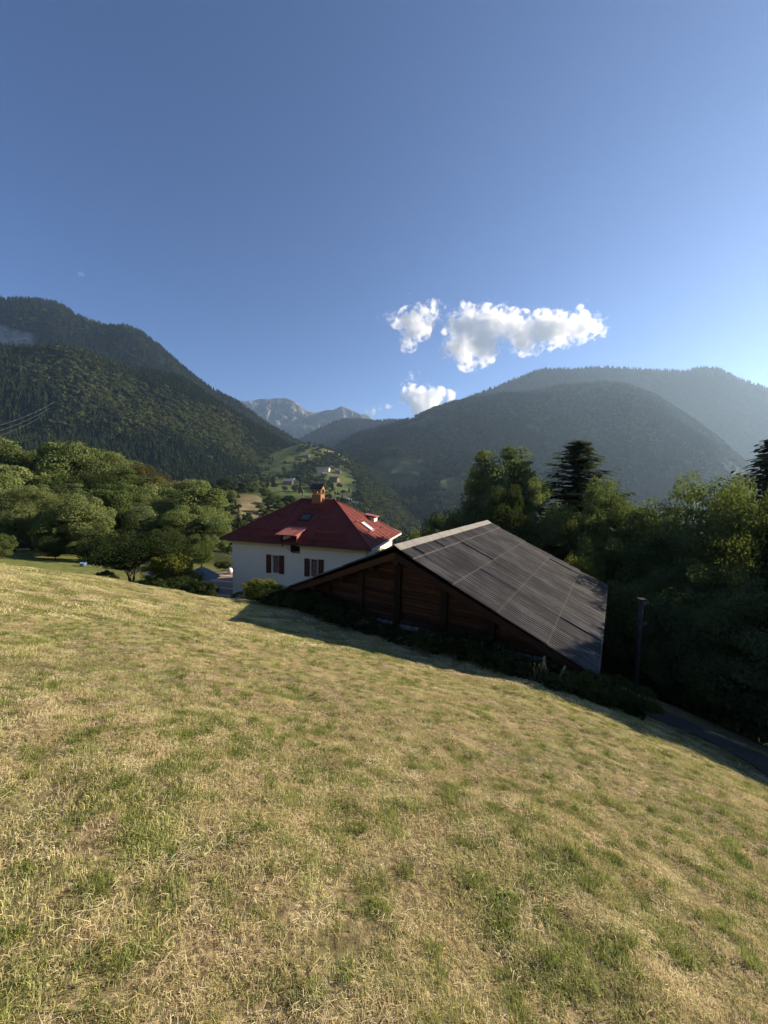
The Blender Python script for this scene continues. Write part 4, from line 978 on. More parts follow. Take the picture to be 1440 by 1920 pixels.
def plant(name, kind, mat, x, y, h, w, label, cat='tree', group=None, rz=0.0, z=None, trunk=True, crown='crown'):
    """w: crown diameter; prototypes are unit height"""
    V = TREES[kind][1][0]; w0 = np.percentile(np.abs(V[:, :2]), 97) * 2
    e = empty(name, (x, y, gz(x, y) - .05 if z is None else z), rz, (w / w0, w / w0, h / float(V[:, 2].max()))); tag(e, label, cat, group)
    if trunk: link('trunk' if cat == 'tree' else 'stem', TREES[kind][0], None, e)
    c_ = link(crown if cat == 'tree' else 'foliage', crown_mesh(kind, mat), None, e); c_.material_slots[0].link = 'OBJECT'; c_.material_slots[0].material = M[mat]
    return e
def stand(px, top, Y, wpx, kind, mat, label, name='broadleaf_tree', rz=0.0, cat='tree', group=None, slim=9.0):
    q = at(px, top, Y); g = gz(q.x, q.y); h = max(.5, q.z - g + .05); return plant(name, kind, mat, q.x, q.y, h, min(wpx * Y / F_PX, slim * h), label, cat, group, rz)
GL = 'broadleaf trees of the wood left of the house'; GR = 'trees below the barn at right'
# wood on the left, back rows first
for a in [(-60, 812, 92, 150, 'round_b', 'leaf_olive', 'pale olive tree cut by the left frame edge, tallest there'),
          (22, 826, 90, 120, 'round_a', 'leaf_olive', 'pale green tree crown topmost at the left frame edge'),
          (78, 842, 96, 100, 'ash', 'leaf_mid', 'small crown between the two pale high crowns of the left wood'),
          (145, 826, 88, 125, 'round_b', 'leaf_olive', 'broad pale crown highest in the middle of the left wood'),
          (205, 846, 92, 110, 'tall', 'leaf_olive', 'pointed olive crown right of the highest crown of the left wood'),
          (262, 868, 92, 100, 'ash', 'leaf_brown', 'brownish thinning tree on the skyline of the left wood'),
          (300, 890, 88, 100, 'round_a', 'leaf_brown', 'olive brown tree on the falling skyline of the left wood'),
          (350, 896, 84, 110, 'round_b', 'leaf_olive', 'rounded tree near the right end of the left wood skyline'),
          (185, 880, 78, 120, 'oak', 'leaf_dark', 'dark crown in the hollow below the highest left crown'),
          (110, 885, 76, 120, 'round_a', 'leaf_mid', 'mid green tree in the second row of the left wood'),
          (235, 905, 72, 120, 'round_b', 'leaf_mid', 'mid green tree above the small orchard tree'),
          (290, 925, 68, 120, 'oak', 'leaf_olive', 'spreading olive tree above the yellow shrub'),
          (380, 912, 70, 95, 'round_c', 'leaf_mid', 'tall tree at the right end of the left wood'),
          (345, 945, 60, 110, 'round_a', 'leaf_mid', 'full green tree just left of the house eaves'),
          (393, 965, 55, 70, 'round_c', 'leaf_light', 'light green tree touching the left eave of the house'),
          (-20, 880, 58, 190, 'round_b', 'leaf_mid', 'big tree half outside the left frame edge'),
          (55, 905, 52, 175, 'oak', 'leaf_olive', 'large dusty olive tree at the meadow edge far left'),
          (150, 925, 50, 150, 'round_a', 'leaf_olive', 'olive tree at the meadow edge left of the orchard tree'),
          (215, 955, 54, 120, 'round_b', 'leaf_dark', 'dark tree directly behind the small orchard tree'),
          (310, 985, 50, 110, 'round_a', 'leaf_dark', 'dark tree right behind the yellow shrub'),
          (375, 1000, 47, 80, 'shrub', 'leaf_mid', 'bushy tree behind the grey parasol'),
          (100, 1000, 46, 100, 'shrub', 'leaf_dark', 'low bushy tree at the far left lawn edge'),
          (0, 1000, 42, 120, 'shrub', 'leaf_mid', 'low bushy tree at the left frame edge by the meadow'),
          (110, 858, 90, 110, 'round_c', 'leaf_mid', 'green crown between the left edge crowns and the broad pale crown'), (175, 858, 86, 110, 'round_a', 'leaf_olive', 'olive crown just right below the broad pale crown'),
          (232, 878, 82, 110, 'tall', 'leaf_mid', 'pointed green crown left of the brownish tree'), (30, 870, 74, 120, 'round_c', 'leaf_olive', 'pointed olive crown at far left below the skyline'),
          (75, 935, 60, 110, 'round_a', 'leaf_mid', 'green crown between the two large olive trees'), (130, 905, 64, 110, 'tall', 'leaf_light', 'light green crown in the middle of the left wood'),
          (190, 915, 62, 110, 'round_b', 'leaf_mid', 'green crown up left of the orchard tree'), (265, 905, 78, 110, 'round_c', 'leaf_olive', 'olive crown below the brownish tree'),
          (262, 948, 58, 110, 'tall', 'leaf_light', 'light green crown right above the orchard tree'), (322, 918, 76, 110, 'tall', 'leaf_mid', 'green crown below the falling skyline of the wood'),
          (20, 950, 50, 110, 'round_c', 'leaf_light', 'light crown at far left near the meadow'), (105, 960, 48, 110, 'round_b', 'leaf_mid', 'green crown in the front row left of the olive one'),
          (370, 945, 64, 100, 'round_b', 'leaf_olive', 'olive crown behind the trees nearest the eaves'), (180, 985, 47, 100, 'round_c', 'leaf_mid', 'pointed crown in the front row left of the orchard tree')]:
    stand(*a, name='broadleaf_tree', rz=random.uniform(0, 6.28), group=GL, slim=.80)
for px, top, Y, w, lb in ((425, 938, 76, 32, 'slim dark spruce just left of the house roof'), (447, 945, 80, 30, 'second slim spruce peeping above the left roof slope'), (408, 930, 90, 34, 'dark spruce behind the left end of the house')):
    stand(px, top, Y, w, 'spruce2', 'needle', lb, 'spruce_tree', random.uniform(0, 6), group='slim spruces beside the house')
q = at(245, 1097, 36.5); plant('orchard_tree', 'apple', 'leaf_dark', q.x, q.y, 5.9, 7.6, 'small orchard tree with forked trunk on the lower lawn', 'tree', None, 0.5)
stand(318, 1035, 31, 84, 'spiky_shrub', 'leaf_yellow', 'bright yellow green shrub between orchard tree and parasol', 'shrub', 1.0, 'shrub')
stand(300, 1050, 34, 56, 'shrub', 'leaf_mid', 'green shrub behind the yellow green shrub', 'shrub', 2.0, 'shrub')
stand(318, 1082, 24, 86, 'spiky_shrub', 'leaf_dark', 'dark low bush in front of the yellow green shrub', 'shrub', .4, 'shrub')
stand(368, 1090, 22.5, 66, 'spiky_shrub', 'leaf_dark', 'black green bush at the crest beside the terrace', 'shrub', 2.4, 'shrub')
stand(195, 1070, 34, 34, 'spiky_shrub', 'weed', 'small grassy bush on the lower lawn left of the trunk', 'shrub', 1.4, 'shrub')
# right side
for a in [(790, 985, 42, 70, 'shrub', 'leaf_light', 'light bush between the house and the barn ridge', 'shrub'),
          (838, 950, 36, 96, 'shrub', 'leaf_light', 'round light green bushy tree behind the barn ridge', 'broadleaf_tree'),
          (916, 842, 35, 100, 'tall', 'leaf_light', 'tall slender tree left of the spruce, left of two tops', 'broadleaf_tree'),
          (972, 834, 36, 112, 'tall', 'leaf_light', 'tall slender tree left of the spruce, right of two tops', 'broadleaf_tree'),
          (1005, 892, 33, 110, 'ash', 'leaf_light', 'airy tree between the two slender tops and the spruce', 'broadleaf_tree'),
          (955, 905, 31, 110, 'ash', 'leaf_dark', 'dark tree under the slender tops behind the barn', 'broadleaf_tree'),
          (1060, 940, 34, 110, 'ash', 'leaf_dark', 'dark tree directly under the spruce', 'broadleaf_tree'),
          (1130, 890, 31, 130, 'ash', 'leaf_light', 'airy sunlit tree just right of the spruce', 'broadleaf_tree'),
          (1165, 930, 29, 90, 'ash', 'leaf_mid', 'outer crown right of the airy sunlit tree', 'broadleaf_tree'),
          (1130, 1000, 27, 150, 'oak', 'leaf_mid', 'spreading tree above the far roof corner of the barn', 'broadleaf_tree'),
          (1090, 1034, 23, 90, 'shrub', 'leaf_yellow', 'yellow green bush over the right roof edge', 'shrub'),
          (1165, 1085, 23, 100, 'shrub', 'leaf_mid', 'dark bush behind the far eave corner of the barn', 'shrub'),
          (1240, 950, 28, 130, 'ash', 'leaf_light', 'sunlit tree left of the big right hand tree', 'broadleaf_tree'),
          (1335, 876, 27, 240, 'oak', 'leaf_light', 'big spreading sunlit tree at right', 'broadleaf_tree'),
          (1280, 985, 24, 200, 'oak', 'leaf_light', 'dark tree under the big spreading tree', 'broadleaf_tree'),
          (1430, 890, 22, 220, 'oak', 'leaf_mid', 'large tree at the right frame edge', 'broadleaf_tree'),
          (1350, 1050, 20, 240, 'oak', 'leaf_light', 'dark leafy mass above the lane', 'broadleaf_tree'),
          (1450, 1090, 17, 240, 'oak', 'leaf_light', 'dark leafy tree where the lane leaves the picture', 'broadleaf_tree'),
          (1220, 1090, 22, 130, 'round_b', 'leaf_mid', 'dark tree behind the pole', 'broadleaf_tree'),
          (1290, 1180, 19, 130, 'shrub', 'leaf_mid', 'dark undergrowth bush beyond the lane right of the pole', 'shrub'),
          (1400, 1230, 16.5, 170, 'shrub', 'leaf_mid', 'dark undergrowth bush beyond the lane at the right edge', 'shrub'),
          (1235, 1215, 21, 90, 'shrub', 'leaf_mid', 'dark undergrowth bush just right of the pole foot', 'shrub'), (1180, 1180, 24, 110, 'shrub', 'leaf_mid', 'dark undergrowth bush hidden behind the pole', 'shrub'),
          (1340, 1240, 18.5, 120, 'shrub', 'leaf_mid', 'dark undergrowth bush in the middle of the far lane verge', 'shrub'), (1285, 1255, 20, 90, 'shrub', 'leaf_mid', 'low dark bush on the far lane verge', 'shrub'),
          (1470, 1270, 15.5, 150, 'shrub', 'leaf_mid', 'low dark bush where the lane meets the right edge', 'shrub'), (1150, 1150, 27, 110, 'shrub', 'leaf_mid', 'dark bush in the gap between barn and pole', 'shrub')]:
    stand(*a[:7], name=a[7], rz=random.uniform(0, 6.28), cat='tree' if a[7] != 'shrub' else 'shrub', group=GR)
# the same wood goes on past the frame on the right
for i, (x, y, h, w) in enumerate(((22, 10.5, 14, 10), (25, 16, 18, 11), (21, 4.5, 11, 9), (30, 8, 18, 12), (31, 20, 21, 12), (21, 14, 14, 8))):
    plant('broadleaf_tree', ('oak', 'round_a', 'oak', 'round_b', 'oak', 'round_c')[i], 'leaf_dark', x, y, h, w, 'wood tree outside the right frame edge, %s from the camera' % ('second', 'third', 'nearest', 'fourth', 'fifth', 'sixth')[i], 'tree', 'trees past the right frame edge', i * 1.3)
stand(1086, 826, 38, 500, 'spruce1', 'needle', 'tall dark spruce among the broadleaf trees behind the barn', 'spruce_tree', .3)
stand(1452, 818, 36, 400, 'spruce1', 'needle', 'tall spruce cut by the right frame edge', 'spruce_tree', 2.3)
stand(958, 955, 30, 90, 'spruce2', 'leaf_silver', 'small silvery spruce just behind the barn ridge end', 'spruce_tree', 1.0)
# thickets on the golden bank
rb = random.Random(21); ORD = 'first second third fourth fifth sixth seventh eighth ninth tenth eleventh twelfth thirteenth fourteenth fifteenth sixteenth seventeenth'.split()
for nb, (px, py, w) in enumerate(sorted(((432, 930, 22), (455, 915, 20), (475, 912, 22), (498, 918, 20), (515, 925, 22), (530, 930, 20), (545, 938, 22), (505, 940, 22), (525, 950, 20), (490, 950, 16), (440, 975, 22), (455, 990, 22), (540, 920, 18), (420, 905, 22), (560, 945, 16), (466, 985, 14), (500, 965, 18)))):
    Wb = bank_w[:40].reshape(-1, 3); bx, by = project(Wb); k = int(np.argmin((bx - px) ** 2 + (by - py - 10) ** 2)); p = Wb[k]; Y = p[1]
    d_ = w * Y / F_PX; plant('bank_tree', rb.choice(('round_a', 'round_b', 'oak', 'shrub')), rb.choice(('leaf_mid', 'leaf_dark', 'leaf_olive')), p[0], p[1], d_ * rb.uniform(.8, 1.15), d_, '%s small tree from the left on the golden bank beyond the house' % ORD[nb], 'tree', 'small trees on the golden bank', rb.uniform(0, 6), z=p[2] - .4)

# ------------------------------------------------------------------ rank growth along the gable
rw = random.Random(31)
r_ax = Vector((math.cos(BAZ), -math.sin(BAZ), 0)); d_ax = Vector((math.sin(BAZ), math.cos(BAZ), 0))
def gable_pt(X, out): q = BP + r_ax * X - d_ax * out; return q.x, q.y
spots = [(-5.9, .2, 1.0, 1.5, 'weed', 'leafy weeds at the low left corner of the barn'), (-4.9, .1, .9, 1.5, 'weed_b', 'nettles under the left eave beside the first post'), (-3.9, .15, .9, 1.5, 'weed', 'weeds below the second bay of the barn gable from the left'),
         (-3.0, .2, .85, 1.4, 'weed_b', 'weeds under the left half of the gable, clear of the posts'), (-2.1, .15, .8, 1.5, 'weed', 'weeds in front of the post left of the gable centre'), (-1.1, .35, .5, 1.2, 'weed_b', 'low weeds just left of the centre post'),
         (-.2, .4, .36, 1.1, 'weed', 'low weeds at the foot of the centre post'), (.8, .35, .42, 1.2, 'weed_b', 'low weeds just right of the centre post'), (1.7, .25, .7, 1.3, 'weed', 'dark weeds before the post right of the centre'), (2.6, .2, .8, 1.4, 'weed_b', 'tall dark weeds in the right half of the gable'),
         (3.4, .2, .85, 1.3, 'weed', 'reedy weeds hiding the stone footing at right'), (4.3, .3, .7, 1.2, 'weed_b', 'weeds left of the bleached stakes'), (5.3, .1, .75, 1.3, 'weed', 'weeds around the bleached stakes'), (6.0, .2, .8, 1.3, 'weed_b', 'flowering weeds under the low roof corner'), (6.8, .3, .75, 1.4, 'weed', 'weeds just past the low roof corner')]
for X, out, h, w, kd, lb in spots:
    x, y = gable_pt(X, out); plant('weed_clump', kd, 'weed', x, y, h * rw.uniform(.9, 1.1), w, lb, 'weeds', 'weeds along the barn gable', rw.uniform(0, 6))
for px, top, Y, w, kd, mt, lb in ((488, 1086, 17.2, 56, 'spiky_shrub', 'leaf_yellow', 'sunlit yellowish shrub between house wall and barn eave'), (455, 1112, 17.0, 46, 'weed_b', 'leaf_olive', 'low olive bush left of the sunlit shrub'), (520, 1108, 16.6, 50, 'weed', 'weed', 'bush under the left barn eave'),
                                  (1150, 1290, 10.6, 70, 'weed', 'weed', 'whitish umbel weeds past the barn corner toward the pole'), (1100, 1290, 9.4, 60, 'weed_b', 'weed', 'weeds beneath the lowest roof corner'), (1180, 1305, 11.5, 50, 'weed', 'weed', 'weeds at the foot of the pole')):
    stand(px, top, Y, w, kd, mt, lb, 'shrub', rw.uniform(0, 6), 'shrub', 'shrubs at the ends of the barn')
def stalks(seed):
    rs = np.random.RandomState(seed); b = MB()
    for k in range(26):
        a = rs.rand() * 6.28; r = .28 * math.sqrt(rs.rand()); d = rs.rand() * 6.28; h = rs.uniform(.45, 1.05); le = rs.uniform(.05, .35); p0 = Vector((r * math.cos(a), r * math.sin(a), -.05)); dv = Vector((math.cos(d), math.sin(d), 0))
        pts = [p0, p0 + dv * h * le * .3 + Vector((0, 0, h * .55)), p0 + dv * h * le + Vector((0, 0, h))]; b.tube(pts, [.006, .005, .003], 3)
        if k % 2: b.tube([pts[2] - dv * .01 - Vector((0, 0, .10)), pts[2], pts[2] + dv * .02 + Vector((0, 0, .05))], [.004, .013, .002], 4)
    return b.mesh('stalks', M['stalk'])
M['stalk'] = mat_plain('dry_stalk', (0.13, 0.115, 0.06), .9, var=.3, scale=9)
for i, (X, out, s) in enumerate(((-5.2, .55, .8), (-3.4, .5, .7), (-1.6, .6, .65), (1.3, .55, .8), (2.3, .5, 1.0), (3.1, .55, 1.1), (3.9, .5, .9), (4.9, .6, 1.0), (5.8, .6, .9), (6.5, .55, 1.0))):
    x, y = gable_pt(X, out); o = link('tall_grass', stalks(40 + i)); o.location = (x, y, gz(x, y)); o.scale = (s * .8, s * .8, s * .7)
    tag(o, '%s tuft of dry grass stalks from the left along the barn gable' % ORD[i], 'grass tuft', 'dry stalks along the barn gable')
# bleached stakes leaning at the barn corner
for i, (X, dx, h) in enumerate(((4.95, .08, .75), (5.12, -.10, .62), (5.35, .22, .6))):
    x, y = gable_pt(X, .35); z = gz(x, y); o = MB().tube([(0, 0, -.1), (dx * .4, .02, h * .5), (dx, .05, h)], [.05, .042, .03], 7).build('wooden_stake', M['old_wood']); o.location = (x, y, z)
    tag(o, ('bleached stake leaning by the barn corner, leftmost of three', 'bleached stake between its two neighbours by the barn corner', 'bent bleached stake nearest the low roof corner')[i], 'stake', 'stakes at the barn corner')

# ------------------------------------------------------------------ pole and wires by the lane
M['pole'] = mat_plain('weathered_pole', (0.055, 0.050, 0.044), 0.9, var=.2, scale=4, bump=.5)
M['wire'] = mat_plain('wire', (0.10, 0.10, 0.10), 0.5)
M['porcelain'] = mat_plain('porcelain', (0.20, 0.20, 0.19), 0.3)
pb = at(1188, 1330, 15.8); ptp = at(1203, 1125, 15.8); ph = ptp.z - pb.z
pole = empty('utility_pole', (pb.x, pb.y, pb.z - .3)); tag(pole, 'weathered wooden utility pole beside the lane', 'pole')
MB().tube([(0, 0, 0), (ptp.x - pb.x, 0, ph + .3)], [.115, .085], 12).build('shaft', M['pole'], pole, True)
tx = ptp.x - pb.x
MB().box(tx - .14, tx + .14, -.14, .14, ph + .3, ph + .36).build('cap', M['pole'], pole)
for zz in (ph + .12, ph - .75):
    ar = MB().bar((tx - .10, 0, zz), (tx + .26, -.02, zz), .05, .05).build('bracket', M['wire'], pole)
    MB().lathe([(.0, 0), (.035, .01), (.035, .05), (.022, .06), (.035, .07), (.035, .11), (.0, .13)], 10, (tx + .24, -.02, zz + .02)).build('insulator', M['porcelain'], ar, True)
def wire(name, a, c, sag, r, label, n=22, grp=None):
    a, c = Vector(a), Vector(c); m = (a + c) / 2
    pts = [a.lerp(c, k / n) - Vector((0, 0, sag * 4 * (k / n) * (1 - k / n))) for k in range(n + 1)]
    o = MB().tube([p - a for p in pts], r, 5).build(name, M['wire'], None, True); o.location = a
    return tag(o, label, 'wire', grp)
ptw = Vector((pb.x + tx + .24, pb.y - .02, pb.z))
wire('overhead_wire', ptw + Vector((0, 0, ph - .05)), at(1500, 1300, 11.5), .35, .0042, 'upper wire running from the pole top into the dark trees', grp='wires on the lane pole')
wire('overhead_wire', ptw + Vector((0, 0, ph - .90)), at(1500, 1360, 11.5), .35, .0042, 'lower wire running from the pole to the right', grp='wires on the lane pole')
wire('overhead_wire', ptw + Vector((-.24, 0, ph - .88)), BP + r_ax * 5.5 + d_ax * 10.5 + Vector((0, 0, -2.6)), .15, .0042, 'short wire from the pole to the barn eave', grp='wires on the lane pole')
# power line spanning the crag on the left
for i, (a, c, sg) in enumerate((((-60, 812, 640), (166, 706, 1090), 22), ((-60, 822, 640), (160, 712, 1080), 24), ((-60, 832, 640), (156, 716, 1075), 26))):
    o = wire('power_cable', at(*a), at(*c), sg, .22, ('uppermost power cable hanging before the left crag', 'middle power cable hanging before the left crag', 'lowest power cable hanging before the left crag')[i], 30, 'power cables at left')
    if i == 0:
        aa, cc = Vector(at(*a)), Vector(at(*c))
        for k in range(5, 27, 3):
            f = k / 30; p = aa.lerp(cc, f) - Vector((0, 0, sg * 4 * f * (1 - f))) - aa
            MB().lathe([(.0, -.8), (.7, -.4), (.8, 0), (.7, .4), (.0, .8)], 8, p).build('marker_ball', M['porcelain'], o, True)

# ------------------------------------------------------------------ terrace and garden things
TZ = -10.85 + CAM_Z
t = NT('terrace_paving'); v = t.pos(); M['paving'] = t.done(t.principled(t.ramp(t.noise(v, 3, 5, .7), [(0.3, (0.20, 0.135, 0.095)), (0.7, (0.31, 0.22, 0.16))]), .9, 0, t.bump(t.noise(v, 20, 4), .3, .02), .2))
M['band'] = mat_plain('pale_paving', (0.50, 0.47, 0.42), .9, var=.08)
hr, hd = Vector((math.cos(HAZ), -math.sin(HAZ), 0)), Vector((math.sin(HAZ), math.cos(HAZ), 0))
ter = empty('terrace', (HC.x, HC.y, TZ), -HAZ); tag(ter, kind='structure')
nx_, ny_ = 9, 14; X0, X1, Y0, Y1 = -13.2, -WX - .02, -7.5, 5.0
MB().box(X0, X1, Y0, Y1, -.45, .0).build('paving', M['paving'], ter)
for k in range(6):
    y = Y0 + .8 + k * 2.05; MB().box(X0 + .02, X1 - .02, y, y + .32, .004, .012).build('paving_band', M['band'], ter)
MB().box(X0 - .3, X1, Y1, Y1 + .3, -.3, .45).build('kerb_wall', M['stone'], ter)
M['canvas'] = mat_plain('grey_canvas', (0.20, 0.21, 0.24), .9, var=.08, scale=2)
ua = at(378, 1062, 35.0); par = empty('parasol', (ua.x, ua.y, TZ)); tag(par, 'large slate grey parasol on the terrace beside the house', 'parasol')
uh = ua.z - TZ
for k in range(8):
    a0, a1 = k * math.pi / 4 + .2, (k + 1) * math.pi / 4 + .2; b = MB(); n = 5; rr, drop = 1.62, .98; V = []
    for i in range(n + 1):
        f = i / n; z = uh - drop * (f ** 1.15)
        for q in range(4):
            a = a0 + (a1 - a0) * q / 3; s = rr * f * (1 - .05 * math.sin(q / 3 * math.pi)); V.append((s * math.cos(a), s * math.sin(a), z - .05 * f * math.sin(q / 3 * math.pi)))
    b.add(V, [(i * 4 + q, i * 4 + q + 1, i * 4 + q + 5, i * 4 + q + 4) for i in range(n) for q in range(3)]); b.build('canopy_panel', M['canvas'], par)
MB().tube([(0, 0, 0), (0, 0, uh + .02)], .035, 8).build('pole', M['gutter'], par, True)
MB().lathe([(.0, .16), (.05, .12), (.06, .06), (.03, 0)], 8, (0, 0, uh)).build('finial', M['canvas'], par, True)
MB().lathe([(.0, .10), (.30, .10), (.36, 0), (0, 0)], 12).build('base', M['stone'], par)
bn = at(397, 1103, 35.6); bench = empty('garden_bench', (bn.x, bn.y, TZ), -HAZ); tag(bench, 'small grey garden bench on the terrace beside the dark bush', 'bench')
for k in range(4): MB().box(-.75, .75, -.2 + k * .105, -.2 + k * .105 + .09, .42, .46).build('slat', M['old_wood'], bench)
for x in (-.6, .6): MB().box(x - .04, x + .04, -.18, .2, 0, .418).build('leg', M['wood_dark'], bench)
wl_ = at(431, 1070, 42.5); o = MB().lathe([(.0, -.32), (.2, -.28), (.32, -.12), (.33, .05), (.24, .24), (.0, .33)], 14).build('garden_lantern', M['white_metal_and_glare'], None, True); o.location = (wl_.x, wl_.y, wl_.z); tag(o, 'white globe lantern at the house corner on the terrace edge', 'lantern')
MB().tube([(0, 0, -.3), (0, 0, -(wl_.z - TZ))], .04, 8).build('post', M['gutter'], o)
for i, (px, py) in enumerate(((412, 1072), (424, 1070))):
    q = at(px, py, 43); plant('potted_plant', 'shrub', ('leaf_brown', 'weed')[i], q.x, q.y, 1.0, 1.1, ('reddish flowering plant at the far edge of the terrace', 'green plant beside the white lantern')[i], 'plant', None, i, TZ + .3)
bk = at(156, 1064, 43.5); o = MB().lathe([(.0, 0), (.26, 0), (.32, .30), (.35, .36), (.35, .40), (.31, .40), (.24, .08), (0, .06)], 20).build('water_tub', mat_plain('pool_plastic', (0.20, 0.28, 0.50), .5), None, True); o.location = (bk.x, bk.y, gz(bk.x, bk.y)); tag(o, 'small blue and white tub on the lower lawn', 'tub')
rk = random.Random(8)
for i, (px, py, s_) in enumerate(((256, 1099, .42), (264, 1097, .5), (271, 1094, .36))):
    q = at(px, py, 33 if i else 34); b = bmesh.new(); bmesh.ops.create_icosphere(b, subdivisions=2, radius=s_)
    for v in b.verts: v.co *= 1 + .35 * mnoise.noise(v.co * 2.2 + Vector((i * 5, 0, 0))); v.co.z *= .7
    me = bpy.data.meshes.new('boulder'); b.to_mesh(me); b.free(); me.materials.append(mat_plain('pale_rock', (0.50, 0.43, 0.33), .95, var=.2, scale=4)); o = link('boulder', me); o.location = (q.x, q.y, gz(q.x, q.y) + .12)
    tag(o, ('pale boulder beside the orchard trunk, left of three', 'middle pale boulder between trunk and lamp', 'pale boulder nearest the garden lamp')[i], 'rock', 'boulders beside the orchard tree')
gl = at(281, 1096, 31); gzl = gz(gl.x, gl.y); lamp = empty('garden_lamp', (gl.x, gl.y, gzl)); tag(lamp, 'white garden lamp between the boulders and the bushes', 'lamp'); lh = at(281, 1078, 31).z - gzl
MB().tube([(0, 0, 0), (0, 0, lh)], .05, 8).build('post', M['pole'], lamp); MB().lathe([(0, -.02), (.2, 0), (.3, .16), (.26, .34), (.1, .42), (0, .44)], 12, (0, 0, lh - .1)).build('globe', M['white_metal_and_glare'], lamp, True)

# ------------------------------------------------------------------ hamlet houses on the spur
M['wall_cream'] = mat_plain('far_cream', (0.52, 0.47, 0.40), .9); M['wall_wood'] = mat_plain('far_wood', (0.23, 0.14, 0.085), .9); M['roof_grey'] = mat_plain('far_grey_roof', (0.17, 0.165, 0.17), .8); M['roof_brown'] = mat_plain('far_brown_roof', (0.13, 0.085, 0.065), .8); M['roof_pale'] = mat_plain('far_pale_roof', (0.42, 0.44, 0.48), .6)
def hamlet(px, py, w, d, h, az, wm, rm, label, W=spur_w, lim=(0, 150)):
    G = W[lim[0]:lim[1]].reshape(-1, 3); gx_, gy_ = project(G); k = int(np.argmin((gx_ - px) ** 2 + (gy_ - py) ** 2)); p = G[k]
    w, d, h = w * 1.3, d * 1.3, h * 1.2
    e = empty('village_house', (p[0], p[1], p[2] - 1.0), R(az)); tag(e, label, 'house', 'houses of the hamlet on the spur')
    rise = d * .30; b = MB(); b.prism([(-w / 2, -d / 2, 0), (-w / 2, d / 2, 0), (-w / 2, d / 2, h), (-w / 2, 0, h + rise), (-w / 2, -d / 2, h)], (w, 0, 0)); b.build('wall', M[wm], e)
    for s in (-1, 1):
        b = MB(); o_ = 1.0; b.hexa([(-w / 2 - o_, s * (d / 2 + o_), h - .6 - .02), (w / 2 + o_, s * (d / 2 + o_), h - .6 - .02), (w / 2 + o_, 0, h + rise + .06), (-w / 2 - o_, 0, h + rise + .06), (-w / 2 - o_, s * (d / 2 + o_), h - .2), (w / 2 + o_, s * (d / 2 + o_), h - .2), (w / 2 + o_, 0, h + rise + .5), (-w / 2 - o_, 0, h + rise + .5)]); b.build('roof', M[rm], e)
    for k in range(3):
        for zz in (2.0, 4.6):
            if zz + 1.2 < h: MB().box(-w / 2 + (k + .6) * w / 3.4, -w / 2 + (k + .6) * w / 3.4 + 1.1, -d / 2 - .06, -d / 2 - .01, zz, zz + 1.3).build('window', M['glass'], e)
            if zz + 1.2 < h and k < 2: MB().box(w / 2 + .01, w / 2 + .06, -d / 2 + (k + .5) * d / 2.6, -d / 2 + (k + .5) * d / 2.6 + 1.1, zz, zz + 1.3).build('window', M['glass'], e)
    MB().box(w * .15, w * .15 + .9, .6, 1.5, h + rise * .4, h + rise + 1.1).build('chimney', M[wm], e)
for a in [(627, 903, 17, 12, 7, -20, 'wall_wood', 'roof_brown', 'large tan barn nearest on the spur right of the chimney'), (645, 905, 9, 9, 6, -20, 'wall_wood', 'roof_brown', 'small tan shed attached right of the large spur barn'),
          (599, 886, 12, 11, 8, 10, 'wall_cream', 'roof_brown', 'cream house at the left of the middle hamlet cluster'), (612, 884, 13, 11, 8, -10, 'wall_cream', 'roof_grey', 'cream house with grey roof inside the middle cluster'), (608, 892, 10, 9, 6, 25, 'wall_wood', 'roof_grey', 'low dark house in front of the middle cluster'),
          (634, 887, 12, 10, 7, 0, 'wall_wood', 'roof_grey', 'grey roofed house right of the middle cluster'), (641, 890, 10, 9, 7, -25, 'wall_cream', 'roof_grey', 'pale house at the right end of the middle cluster'), (622, 880, 9, 8, 6, 15, 'wall_wood', 'roof_brown', 'brown house behind the middle cluster'),
          (540, 908, 14, 11, 7, 5, 'wall_wood', 'roof_grey', 'grey roofed farm left of the left finial'), (556, 910, 13, 11, 6, -12, 'wall_wood', 'roof_grey', 'dark roofed farm house left of the chimney'), (527, 910, 12, 9, 5, 15, 'wall_wood', 'roof_grey', 'leftmost low farm building of the spur'), (549, 905, 9, 8, 6, -30, 'wall_cream', 'roof_pale', 'pale roofed house behind the left farm'),
          (575, 857, 14, 11, 6, 0, 'wall_wood', 'roof_grey', 'highest hamlet house on the upper meadow'), (592, 862, 10, 9, 6, 15, 'wall_cream', 'roof_brown', 'small cream house just below the highest hamlet house'), (610, 863, 10, 9, 6, -10, 'wall_wood', 'roof_brown', 'brown house among the upper hedgerow trees'),
          (650, 944, 13, 10, 6, 5, 'wall_cream', 'roof_pale', 'pale roofed house just right of the right finial'), (660, 950, 13, 10, 6, -15, 'wall_cream', 'roof_pale', 'second pale roofed house above the right roof hip'), (670, 957, 14, 10, 6, 15, 'wall_cream', 'roof_grey', 'third house above the right roof hip'), (681, 964, 14, 10, 6, -5, 'wall_cream', 'roof_pale', 'lowest pale roofed house above the right roof hip')]:
    hamlet(*a)
